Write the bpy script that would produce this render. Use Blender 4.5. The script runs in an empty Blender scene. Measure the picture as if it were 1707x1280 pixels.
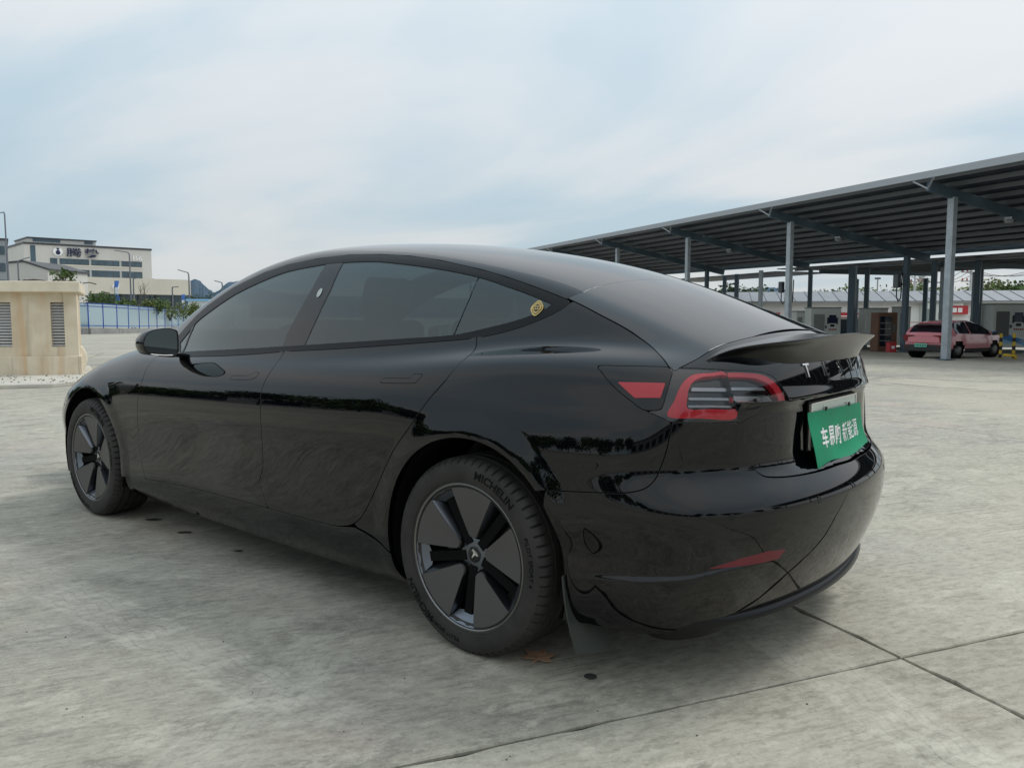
import bpy, bmesh, math, random
import numpy as np
from mathutils import Vector, Matrix
R=math.radians
random.seed(7); RNG=np.random.default_rng(7)
scene=bpy.context.scene
COL=scene.collection
# ---------------------------------------------------------------- camera
CAM_F,CAM_P,CAM_YAW,CAM_PIT=1320.107,(-1.741905,2.74461,1.106917),-.8741846,-.085135
cam_d=bpy.data.cameras.new('camera'); cam=bpy.data.objects.new('camera',cam_d); COL.objects.link(cam)
cam_d.sensor_fit='HORIZONTAL'; cam_d.sensor_width=36.0; cam_d.lens=CAM_F/1707*36; cam_d.clip_start=.05; cam_d.clip_end=20000
_d=Vector((math.cos(CAM_YAW)*math.cos(CAM_PIT),math.sin(CAM_YAW)*math.cos(CAM_PIT),math.sin(CAM_PIT)))
cam.location=CAM_P; cam.rotation_euler=_d.to_track_quat('-Z','Y').to_euler()
scene.camera=cam
scene.view_settings.view_transform='Standard'; scene.view_settings.look='None'; scene.view_settings.exposure=0.0; scene.view_settings.gamma=1.0
scene.view_settings.use_curve_mapping=False
scene.render.resolution_x=1024; scene.render.resolution_y=767
scene.cycles.max_bounces=6; scene.cycles.transparent_max_bounces=10; scene.cycles.glossy_bounces=4; scene.cycles.diffuse_bounces=3
# ---------------------------------------------------------------- sky: hazy overcast over the Nishita sky, and a broad soft sun
SUN_EL,SUN_AZ=R(52),R(200)
world=bpy.data.worlds.new('World'); scene.world=world; world.use_nodes=True
def build_world():
    nt=world.node_tree; N=nt.nodes; L=nt.links; N.clear()
    out=N.new('ShaderNodeOutputWorld'); bg=N.new('ShaderNodeBackground'); bg.inputs['Strength'].default_value=.1
    sky=N.new('ShaderNodeTexSky'); sky.sky_type='NISHITA'; sky.sun_disc=False; sky.sun_elevation=SUN_EL; sky.sun_rotation=SUN_AZ
    sky.air_density=1.0; sky.dust_density=2.0
    tc=N.new('ShaderNodeTexCoord'); sep=N.new('ShaderNodeSeparateXYZ'); L.new(tc.outputs['Generated'],sep.inputs[0])
    # project the direction on a high flat cloud deck
    add=N.new('ShaderNodeMath'); add.operation='MAXIMUM'; add.inputs[1].default_value=0.0; L.new(sep.outputs['Z'],add.inputs[0])
    a2=N.new('ShaderNodeMath'); a2.operation='ADD'; a2.inputs[1].default_value=.16; L.new(add.outputs[0],a2.inputs[0])
    dv=N.new('ShaderNodeVectorMath'); dv.operation='DIVIDE'; L.new(tc.outputs['Generated'],dv.inputs[0])
    cmb=N.new('ShaderNodeCombineXYZ'); 
    for i in range(3): L.new(a2.outputs[0],cmb.inputs[i])
    L.new(cmb.outputs[0],dv.inputs[1])
    mp=N.new('ShaderNodeMapping'); mp.inputs['Rotation'].default_value=(0,0,R(28)); mp.inputs['Scale'].default_value=(.55,1.0,0.0); mp.inputs['Location'].default_value=(3.1,1.7,0)
    L.new(dv.outputs[0],mp.inputs[0])
    n1=N.new('ShaderNodeTexNoise'); n1.inputs['Scale'].default_value=.85; n1.inputs['Detail'].default_value=6; n1.inputs['Roughness'].default_value=.48; n1.inputs['Distortion'].default_value=.35
    L.new(mp.outputs[0],n1.inputs['Vector'])
    cr=N.new('ShaderNodeValToRGB'); cr.color_ramp.elements[0].position=.36; cr.color_ramp.elements[1].position=.62; cr.color_ramp.interpolation='EASE'
    L.new(n1.outputs[0],cr.inputs[0])
    # clouds: grey-blue thin part to bright part
    cc=N.new('ShaderNodeMix'); cc.data_type='RGBA'; cc.inputs['A'].default_value=(5.75,7.25,8.2,1); cc.inputs['B'].default_value=(8.5,8.8,8.95,1)
    L.new(cr.outputs[0],cc.inputs['Factor'])
    mx=N.new('ShaderNodeMix'); mx.data_type='RGBA'; mx.inputs['Factor'].default_value=.88
    L.new(sky.outputs[0],mx.inputs['A']); L.new(cc.outputs['Result'],mx.inputs['B'])
    # overcast luminance rises evenly from the horizon to the zenith (softened CIE overcast)
    lum=N.new('ShaderNodeMath'); lum.operation='MULTIPLY_ADD'; lum.inputs[1].default_value=.66; lum.inputs[2].default_value=.82; L.new(add.outputs[0],lum.inputs[0])
    ml=N.new('ShaderNodeVectorMath'); ml.operation='SCALE'; L.new(mx.outputs['Result'],ml.inputs[0]); L.new(lum.outputs[0],ml.inputs['Scale'])
    L.new(ml.outputs[0],bg.inputs['Color']); L.new(bg.outputs[0],out.inputs[0])
build_world()
sun_d=bpy.data.lights.new('sun','SUN'); sun_d.energy=1.5; sun_d.angle=R(20); sun_d.color=(1,.97,.93)
sun=bpy.data.objects.new('sun',sun_d); COL.objects.link(sun)
_sd=Vector((math.sin(SUN_AZ)*math.cos(SUN_EL),math.cos(SUN_AZ)*math.cos(SUN_EL),math.sin(SUN_EL)))
sun.rotation_euler=_sd.to_track_quat('Z','Y').to_euler(); sun.location=(0,0,30)
# ---------------------------------------------------------------- helpers
def lin(h):
    """sRGB 0-255 triple to linear"""
    return tuple(((c/255)/12.92 if c/255<=.04045 else ((c/255+.055)/1.055)**2.4) for c in h)
MATS={}
def mat(name,col=(.5,.5,.5),rough=.5,metal=0.0,spec=.5,coat=0.0,coat_rough=.03,ior=1.5,noise=None,bump=None,emit=None,emit_s=0.0,alpha=None):
    """plain principled material, optional colour noise (scale, amount, detail) and bump (scale, strength, distance)"""
    if name in MATS: return MATS[name]
    m=bpy.data.materials.new(name); m.use_nodes=True; nt=m.node_tree; b=nt.nodes['Principled BSDF']; L=nt.links; N=nt.nodes
    c=(col[0],col[1],col[2],1)
    b.inputs['Base Color'].default_value=c; b.inputs['Roughness'].default_value=rough; b.inputs['Metallic'].default_value=metal
    b.inputs['IOR'].default_value=ior; b.inputs['Specular IOR Level'].default_value=spec
    b.inputs['Coat Weight'].default_value=coat; b.inputs['Coat Roughness'].default_value=coat_rough
    if emit: b.inputs['Emission Color'].default_value=(*emit,1); b.inputs['Emission Strength'].default_value=emit_s
    if noise or bump:
        tc=N.new('ShaderNodeTexCoord')
    if noise:
        sc,am=noise[0],noise[1]; det=noise[2] if len(noise)>2 else 6
        n=N.new('ShaderNodeTexNoise'); n.inputs['Scale'].default_value=sc; n.inputs['Detail'].default_value=det; n.inputs['Roughness'].default_value=.6
        L.new(tc.outputs['Object'],n.inputs['Vector'])
        cr=N.new('ShaderNodeMapRange'); cr.inputs['From Min'].default_value=.3; cr.inputs['From Max'].default_value=.7; cr.inputs['To Min'].default_value=1-am; cr.inputs['To Max'].default_value=1+am
        L.new(n.outputs[0],cr.inputs[0])
        mx=N.new('ShaderNodeMix'); mx.data_type='RGBA'; mx.blend_type='MULTIPLY'; mx.inputs['Factor'].default_value=1; mx.inputs['A'].default_value=c
        L.new(cr.outputs[0],mx.inputs['B']); L.new(mx.outputs['Result'],b.inputs['Base Color'])
        r2=N.new('ShaderNodeMapRange'); r2.inputs['To Min'].default_value=max(0,rough-.08); r2.inputs['To Max'].default_value=min(1,rough+.08); L.new(n.outputs[0],r2.inputs[0]); L.new(r2.outputs[0],b.inputs['Roughness'])
    if bump:
        n=N.new('ShaderNodeTexNoise'); n.inputs['Scale'].default_value=bump[0]; n.inputs['Detail'].default_value=5
        L.new(tc.outputs['Object'],n.inputs['Vector'])
        bp=N.new('ShaderNodeBump'); bp.inputs['Strength'].default_value=bump[1]; bp.inputs['Distance'].default_value=bump[2]
        L.new(n.outputs[0],bp.inputs['Height']); L.new(bp.outputs[0],b.inputs['Normal'])
    MATS[name]=m; return m
def glassy(name,tint,refl=(1,1,1),ior=1.5,rough=.0,boost=1.0):
    """thin tinted pane: fresnel reflection over a tinted see-through film"""
    if name in MATS: return MATS[name]
    m=bpy.data.materials.new(name); m.use_nodes=True; nt=m.node_tree; N=nt.nodes; L=nt.links; N.clear()
    o=N.new('ShaderNodeOutputMaterial'); mx=N.new('ShaderNodeMixShader'); lw=N.new('ShaderNodeLayerWeight'); lw.inputs['Blend'].default_value=.5
    t=N.new('ShaderNodeBsdfTransparent'); t.inputs[0].default_value=(*tint,1)
    g=N.new('ShaderNodeBsdfGlossy'); g.inputs['Color'].default_value=(*refl,1); g.inputs['Roughness'].default_value=rough
    f0=((ior-1)/(ior+1))**2*boost      # Schlick, the same from both sides of the pane
    pw=N.new('ShaderNodeMath'); pw.operation='POWER'; pw.inputs[1].default_value=4.6; L.new(lw.outputs['Facing'],pw.inputs[0])
    ml=N.new('ShaderNodeMath'); ml.operation='MULTIPLY_ADD'; ml.inputs[1].default_value=1-f0; ml.inputs[2].default_value=f0; ml.use_clamp=True
    L.new(pw.outputs[0],ml.inputs[0]); L.new(ml.outputs[0],mx.inputs[0]); L.new(t.outputs[0],mx.inputs[1]); L.new(g.outputs[0],mx.inputs[2]); L.new(mx.outputs[0],o.inputs[0])
    MATS[name]=m; return m
def link(o,parent=None):
    COL.objects.link(o)
    if parent is not None: o.parent=parent
    return o
def tag(o,label=None,cat=None,group=None,kind=None):
    if label: o['label']=label
    if cat: o['category']=cat
    if group: o['group']=group
    if kind: o['kind']=kind
    return o
def empty(name,label=None,cat=None,loc=(0,0,0),rz=0,group=None):
    o=bpy.data.objects.new(name,None); o.location=loc; o.rotation_euler=(0,0,rz); COL.objects.link(o); o.empty_display_size=.2
    return tag(o,label,cat,group)
def obj(name,me,m=None,parent=None):
    o=bpy.data.objects.new(name,me)
    if m is not None and len(me.materials)==0: me.materials.append(m)
    return link(o,parent)
def meshd(name,V,F,N=None,smooth=False,m=None):
    me=bpy.data.meshes.new(name); me.from_pydata([tuple(map(float,v)) for v in V],[],[tuple(map(int,f)) for f in F]); me.update()
    if smooth or N is not None: me.polygons.foreach_set('use_smooth',[True]*len(me.polygons))
    if N is not None: me.normals_split_custom_set_from_vertices([tuple(map(float,n)) for n in N])
    if m is not None: me.materials.append(m)
    return me
class MB:
    """collects simple solids into one mesh"""
    def __init__(s): s.V=[]; s.F=[]
    def add(s,V,F):
        b=len(s.V); s.V+= [tuple(v) for v in V]; s.F+= [tuple(i+b for i in f) for f in F]; return s
    def box(s,c,d,rz=0,M=None):
        x,y,z=[k/2 for k in d]; vs=[Vector((a,b,e)) for a in(-x,x) for b in(-y,y) for e in(-z,z)]
        if rz: q=Matrix.Rotation(rz,3,'Z'); vs=[q@v for v in vs]
        if M is not None: vs=[M@v for v in vs]
        vs=[v+Vector(c) for v in vs]
        return s.add(vs,[(0,1,3,2),(4,6,7,5),(0,4,5,1),(2,3,7,6),(0,2,6,4),(1,5,7,3)])
    def bar(s,p,q,w,h,up=(0,0,1)):
        p=Vector(p);q=Vector(q);d=(q-p);l=d.length;d.normalize();u=Vector(up); sd=d.cross(u)
        if sd.length<1e-6: sd=d.cross(Vector((1,0,0)))
        sd.normalize();u=sd.cross(d)
        vs=[b+sd*(a*w/2)+u*(e*h/2) for b in(p,q) for a,e in((-1,-1),(1,-1),(1,1),(-1,1))]
        return s.add(vs,[(3,2,1,0),(4,5,6,7),(0,1,5,4),(1,2,6,5),(2,3,7,6),(3,0,4,7)])
    def tube(s,pts,rad,n=8,cap=True):
        pts=[Vector(p) for p in pts]; rad=rad if hasattr(rad,'__len__') else [rad]*len(pts); rings=[]; prev=None
        for i,p in enumerate(pts):
            d=(pts[min(i+1,len(pts)-1)]-pts[max(i-1,0)]).normalized()
            if prev is None: a=d.orthogonal().normalized()
            else: a=(prev-d*prev.dot(d)).normalized()
            prev=a; b=d.cross(a); rings.append([p+(a*math.cos(2*math.pi*k/n)+b*math.sin(2*math.pi*k/n))*rad[i] for k in range(n)])
        V=[v for r in rings for v in r]; F=[]
        for i in range(len(pts)-1):
            for k in range(n): F.append((i*n+k,i*n+(k+1)%n,(i+1)*n+(k+1)%n,(i+1)*n+k))
        if cap: F.append(tuple(range(n-1,-1,-1))); F.append(tuple((len(pts)-1)*n+k for k in range(n)))
        return s.add(V,F)
    def lathe(s,prof,n=48,axis='Y',c=(0,0,0)):
        """profile of (radius, height) turned round an axis"""
        V=[];F=[];m=len(prof)
        for k in range(n):
            a=2*math.pi*k/n
            for r,h in prof:
                p=(r*math.cos(a),h,r*math.sin(a)) if axis=='Y' else (r*math.cos(a),r*math.sin(a),h)
                V.append((p[0]+c[0],p[1]+c[1],p[2]+c[2]))
        for k in range(n):
            for i in range(m-1):
                q=(k*m+i,k*m+i+1,((k+1)%n)*m+i+1,((k+1)%n)*m+i); F.append(q[::-1] if axis=='Y' else q[::-1])
        return s.add(V,F)
    def prism(s,poly,h,M=None):
        """polygon in xy extruded by h in z, then moved by M"""
        n=len(poly); V=[Vector((p[0],p[1],0)) for p in poly]+[Vector((p[0],p[1],h)) for p in poly]
        if M is not None: V=[M@v for v in V]
        return s.add(V,[tuple(range(n-1,-1,-1)),tuple(range(n,2*n))]+[(i,(i+1)%n,n+(i+1)%n,n+i) for i in range(n)])
    def mesh(s,name,m=None,smooth=False,bevel=0,seg=1,weld=False,angle=None):
        me=bpy.data.meshes.new(name); me.from_pydata(s.V,[],s.F); me.update()
        if bevel or weld or True:
            bm=bmesh.new(); bm.from_mesh(me)
            if weld: bmesh.ops.remove_doubles(bm,verts=bm.verts,dist=1e-5)
            bmesh.ops.recalc_face_normals(bm,faces=bm.faces)
            if bevel: bmesh.ops.bevel(bm,geom=[e for e in bm.edges if len(e.link_faces)==2 and e.calc_face_angle(0)>.5],offset=bevel,segments=seg,affect='EDGES',profile=.5,clamp_overlap=True)
            bm.to_mesh(me); bm.free()
        if smooth:
            me.polygons.foreach_set('use_smooth',[True]*len(me.polygons))
            if angle: me.set_sharp_from_angle(angle=angle)
        if m is not None: me.materials.append(m)
        return me
    def build(s,name,m=None,parent=None,**k):
        return obj(name,s.mesh(name,m,**k),None,parent)
# ------------------------------ trimmed panels
def sdpoly(Q,poly):
    """signed distance (inside > 0) of 2d points to a closed polygon"""
    P=np.asarray(poly,float); A=P; B=np.roll(P,-1,0); out=np.full(len(Q),1e9); ins=np.zeros(len(Q),bool)
    for a,b in zip(A,B):
        e=b-a; w=Q-a; t=np.clip((w@e)/max(e@e,1e-14),0,1); d=w-t[:,None]*e; out=np.minimum(out,(d*d).sum(1))
        c=((a[1]<=Q[:,1])&(b[1]>Q[:,1]))|((b[1]<=Q[:,1])&(a[1]>Q[:,1]))
        if abs(e[1])>1e-14: ins^= c & (Q[:,0]<a[0]+(Q[:,1]-a[1])/e[1]*e[0])
    d=np.sqrt(out); return np.where(ins,d,-d)
def csm(pts,n=6,closed=False):
    """centripetal-ish Catmull-Rom through points"""
    P=[np.asarray(p,float) for p in pts]
    if len(P)<3 and not closed: return np.array(P)
    out=[]; m=len(P)
    for i in range(m if closed else m-1):
        if closed: p0,p1,p2,p3=P[i-1],P[i],P[(i+1)%m],P[(i+2)%m]
        else:
            p1,p2=P[i],P[i+1]; p0=P[i-1] if i>0 else 2*p1-p2; p3=P[i+2] if i+2<m else 2*p2-p1
        for k in range(n):
            t=k/n; out.append(.5*((2*p1)+(p2-p0)*t+(2*p0-5*p1+4*p2-p3)*t*t+(3*p1-p0-3*p2+p3)*t**3))
    if not closed: out.append(P[-1])
    return np.array(out)
def clip(V,N,F,d):
    """keep the part of a triangle mesh where d>0"""
    pos=d>0; k=pos[F].sum(1); keep=[F[k==3]]; V=[V];N=[N]; nv=len(d); cache={}; newV=[];newN=[]
    def cut(a,b):
        key=(a,b) if a<b else (b,a)
        if key not in cache:
            a_,b_=key; t=d[a_]/(d[a_]-d[b_]); newV.append(V[0][a_]*(1-t)+V[0][b_]*t); q=N[0][a_]*(1-t)+N[0][b_]*t; newN.append(q/np.linalg.norm(q)); cache[key]=nv+len(newV)-1
        return cache[key]
    ex=[]
    for f in F[(k==1)|(k==2)]:
        a,b,c=f; 
        for _ in range(3):
            if pos[a]!=pos[b] and pos[a]!=pos[c]: break
            a,b,c=b,c,a
        p=cut(a,b);q=cut(a,c)
        if pos[a]: ex.append((a,p,q))
        else: ex.append((p,b,c)); ex.append((p,c,q))
    F2=np.concatenate([keep[0],np.array(ex,int).reshape(-1,3)]); Vn=np.concatenate([V[0],np.array(newV).reshape(-1,3)]); Nn=np.concatenate([N[0],np.array(newN).reshape(-1,3)])
    used=np.zeros(len(Vn),bool); used[F2.ravel()]=True; mp=np.cumsum(used)-1
    return Vn[used],Nn[used],mp[F2]
def rim(V,N,F,depth=.02,r=.0015):
    """round the open edge of a panel over and turn it inward"""
    E=np.concatenate([F[:,[0,1]],F[:,[1,2]],F[:,[2,0]]]); key=np.sort(E,1); u,inv,cnt=np.unique(key,axis=0,return_inverse=True,return_counts=True)
    B=E[cnt[inv.ravel()]==1]
    if len(B)==0: return V,N,F
    T=np.zeros_like(V); ed=V[B[:,1]]-V[B[:,0]]; nn=N[B[:,0]]+N[B[:,1]]; t=np.cross(ed,nn); 
    np.add.at(T,B[:,0],t); np.add.at(T,B[:,1],t); ln=np.linalg.norm(T,axis=1); ids=np.where(ln>0)[0]; T[ids]/=ln[ids][:,None]
    n0=len(V); m1=np.full(n0,-1); m1[ids]=n0+np.arange(len(ids)); m2=m1+len(ids)
    V1=V[ids]+T[ids]*r-N[ids]*r; V2=V1-N[ids]*depth
    N1=T[ids]
    a,b=B[:,0],B[:,1]
    FF=[np.stack([b,a,m1[a]],1),np.stack([b,m1[a],m1[b]],1),np.stack([m1[b],m1[a],m2[a]],1),np.stack([m1[b],m2[a],m2[b]],1)]
    return np.concatenate([V,V1,V2]),np.concatenate([N,N1,N1]),np.concatenate([F]+FF)
def grid_faces(nu,nv,ok):
    i=np.arange(nu*nv).reshape(nu,nv); a,b,c,d=i[:-1,:-1].ravel(),i[1:,:-1].ravel(),i[1:,1:].ravel(),i[:-1,1:].ravel()
    F=np.concatenate([np.stack([a,b,c],1),np.stack([a,c,d],1)]); return F[ok[F].all(1)]
def orient(V,N,F):
    n=np.cross(V[F[:,1]]-V[F[:,0]],V[F[:,2]]-V[F[:,0]]); s=(n*N[F[:,0]]).sum(1)<0; F=F.copy(); F[s]=F[s][:,[0,2,1]]; return F

M_plastic=mat('black_plastic',(.013,.013,.014),rough=.55,spec=.35,bump=(300,.12,.001))

M_dark=mat('underbody_black',(.006,.006,.006),rough=.9,spec=.1)
# ---------------------------------------------------------------- car body surface (implicit), car axes: x forward, y left, z up, origin under rear axle
import numpy as np
class Spl:
    """natural cubic spline with linear ends"""
    def __init__(s, pts):
        a=np.array(sorted(pts),float); s.x=a[:,0]; s.y=a[:,1]; n=len(a); h=np.diff(s.x)
        A=np.zeros((n,n)); b=np.zeros(n); A[0,0]=A[-1,-1]=1
        for i in range(1,n-1):
            A[i,i-1]=h[i-1]; A[i,i]=2*(h[i-1]+h[i]); A[i,i+1]=h[i]
            b[i]=6*((s.y[i+1]-s.y[i])/h[i]-(s.y[i]-s.y[i-1])/h[i-1])
        s.m=np.linalg.solve(A,b); s.h=h
        s.d0=(s.y[1]-s.y[0])/h[0]-h[0]*s.m[1]/6
        s.d1=(s.y[-1]-s.y[-2])/h[-1]+h[-1]*s.m[-2]/6
        s.a=s.x[0]-.6; s.b=s.x[-1]+.6; s.n=8192; s.T=s.ev(np.linspace(s.a,s.b,s.n+1)); s.k=s.n/(s.b-s.a)
    def __call__(s,t):
        q=np.clip((np.asarray(t,float)-s.a)*s.k,0,s.n-1e-6); i=q.astype(np.int32); q=q-i; return s.T[i]*(1-q)+s.T[i+1]*q
    def ev(s,t):
        t=np.asarray(t,float); tc=np.clip(t,s.x[0],s.x[-1])
        i=np.clip(np.searchsorted(s.x,tc)-1,0,len(s.h)-1); h=s.h[i]
        a=(s.x[i+1]-tc)/h; b=1-a
        v=a*s.y[i]+b*s.y[i+1]+((a**3-a)*s.m[i]+(b**3-b)*s.m[i+1])*h*h/6
        return v+np.where(t<s.x[0],(t-s.x[0])*s.d0,0)+np.where(t>s.x[-1],(t-s.x[-1])*s.d1,0)
def smax(a,b,k): return .5*(a+b+np.sqrt((a-b)**2+k*k))
def smin(a,b,k): return .5*(a+b-np.sqrt((a-b)**2+k*k))
def sstep(a,b,x):
    t=np.clip((x-a)/(b-a),0,1); return t*t*(3-2*t)
S_roof=Spl([(2.95,.84),(2.75,.95),(2.55,1.055),(2.35,1.155),(2.1,1.268),(1.9,1.342),(1.7,1.398),(1.5,1.434),(1.3,1.452),(1.1,1.453),(.9,1.444),(.6,1.420),(.3,1.377),(0,1.315),(-.3,1.223),(-.6,1.107),(-.85,1.003),(-1.1,.89)])
S_yb=Spl([(2.7,.60),(2.3,.715),(2.0,.765),(1.5,.805),(1.0,.82),(.5,.81),(0,.765),(-.3,.715),(-.6,.645),(-.9,.56)])
S_yr=Spl([(2.6,.42),(2.0,.54),(1.5,.595),(1.0,.615),(.5,.60),(0,.55),(-.3,.505),(-.6,.45),(-.9,.39)])
S_y0=Spl([(3.9,.68),(3.6,.83),(3.3,.905),(3.05,.92),(2.8,.92),(2.4,.915),(1.8,.915),(1.2,.921),(.6,.925),(.1,.928),(-.2,.922),(-.45,.898),(-.65,.862),(-.85,.81),(-1.1,.73)])
S_sec=Spl([(-.1,.28),(.14,.115),(.18,.06),(.22,.034),(.27,.0245),(.32,.0205),(.38,.0195),(.46,.0175),(.54,.0125),(.62,.0050),(.70,.0),(.76,.002),(.82,.010),(.88,.026),(.94,.050),(1.0,.082),(1.1,.15)])
S_shift=Spl([(3.7,-.06),(2.9,-.045),(2.2,-.03),(1.2,.0),(.4,.035),(-.2,.055),(-.8,.06)])
S_deck=Spl([(3.9,.40),(3.72,.60),(3.55,.72),(3.3,.79),(3.0,.872),(2.7,.935),(2.4,.965),(2.1,.985),(1.2,1.0),(.6,1.02),(.2,1.045),(-.2,1.07),(-.5,1.065),(-.75,1.04),(-.95,1.00)])
S_rear=Spl([(1.2,-.84),(1.05,-.882),(.95,-.901),(.86,-.910),(.78,-.909),(.70,-.909),(.650,-.917),(.61,-.948),(.575,-.974),(.54,-.982),(.47,-.977),(.38,-.956),(.30,-.924),(.22,-.884),(.15,-.84)])
S_nose=Spl([(.95,3.24),(.80,3.46),(.70,3.575),(.60,3.66),(.50,3.712),(.40,3.716),(.28,3.69),(.18,3.64)])
def body_f(x,y,z):
    y=np.abs(y)
    zs=z-S_shift(x)*sstep(.35,.85,z)
    wb=S_y0(x)-S_sec(zs)
    wb=wb+(.13*sstep(.45,-.25,x)+.10*sstep(2.35,2.8,x))*(.66-z)*sstep(.40,.56,z)*sstep(1.02,.85,z)
    ra=np.hypot(x+.012,z-.342); rf=np.hypot(x-2.875,z-.342)
    wb=wb+.007*(sstep(.47,.385,ra)+sstep(.47,.385,rf))
    side=y-wb
    deck=z-(S_deck(x)-.10*y*y+.045*np.exp(-((y-.72)/.17)**2)*sstep(1.9,2.6,x))
    low=smax(side,deck,.075)
    rear=(S_rear(z)+.012+.27*y*y+.10*y**6)-x
    low=smax(low,rear*.95,.10)
    nose=x-(S_nose(z)-.17*y*y-.22*y**4)
    low=smax(low,nose*.9,.11)
    s=smax((z-.95)/.4,-.2,.15)
    wg=S_yb(x)+(S_yr(x)-S_yb(x))*s+.05*s*(1-s)
    cs=(y-wg)*.9
    zc=S_roof(x); sl=(S_roof(x+.02)-S_roof(x-.02))/.04
    roof=(z-(zc-.16*y*y))/np.sqrt(1+sl*sl)
    cab=smax(cs,roof,.055)
    cab=smax(cab,(S_rear(z)+.27*y*y+.032)-x,.05)
    return smin(low,cab,.042)
def lid_f(x,y,z):
    """boot lid: body with the number plate recess under the ledge"""
    a=np.abs(y); ze=.856-.05*sstep(.56,.66,a)
    dep=smax(.046-.27*y*y,.008,.010)*sstep(ze+.002,ze-.005,z)*sstep(.612,.665,z)
    lip=.010*sstep(.90,.853,z)*sstep(.82,.853,z)*sstep(.52,.40,a)
    return body_f(x-dep+lip,y,z)
def bump_f(x,y,z):
    """rear bumper: body with the bumper shelf crease and the lower valance kick"""
    a=np.abs(y)
    zl=np.interp(a,[.30,.51,.678,.725,.76,.807,.843,.87],[.404,.404,.397,.388,.378,.371,.361,.350])
    k=.008*sstep(zl+.008,zl-.008,z)*sstep(.885,.83,a)*sstep(.52,.70,a)*sstep(.20,.37,z)
    qx=x+.30; r=np.hypot(qx,a)+1e-6
    return body_f(x-k*qx/r,a-k*a/r,z)
def body_n(P,h=1.5e-3,f=None):
    x,y,z=P.T; body_f=f or globals()['body_f']
    g=np.stack([body_f(x+h,y,z)-body_f(x-h,y,z),body_f(x,y+h,z)-body_f(x,y-h,z),body_f(x,y,z+h)-body_f(x,y,z-h)],1)
    return g/np.linalg.norm(g,axis=1)[:,None]
def shoot(O,D,t0,t1,n=28,f=None,nb=12):
    """outermost root along O+D*t, walking from t0 to t1"""
    f=f or body_f
    O=np.broadcast_to(O,D.shape); N=len(D); hit=np.zeros(N,bool); lo=np.full(N,t0,float); hi=np.full(N,t1,float)
    act=np.arange(N)
    for i in range(1,n+1):
        t=t0+(t1-t0)*i/n
        p=O[act]+D[act]*t
        ins=f(p[:,0],p[:,1],p[:,2])<0
        idx=act[ins]; lo[idx]=t0+(t1-t0)*(i-1)/n; hi[idx]=t; hit[idx]=True
        act=act[~ins]
        if len(act)==0: break
    for _ in range(nb):
        m=.5*(lo+hi); p=O+D*m[:,None]; ins=f(p[:,0],p[:,1],p[:,2])<0
        hi=np.where(ins,m,hi); lo=np.where(ins,lo,m)
    t=.5*(lo+hi)
    for _ in range(2):
        p=O+D*t[:,None]; q=p+D*1e-4; v=f(p[:,0],p[:,1],p[:,2]); g=(f(q[:,0],q[:,1],q[:,2])-v)/1e-4
        t=np.clip(t-np.clip(v/np.where(np.abs(g)<1e-3,1e9,g),-.003,.003),np.minimum(lo,hi)-.004,np.maximum(lo,hi)+.004)
    return O+D*t[:,None],hit
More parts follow.
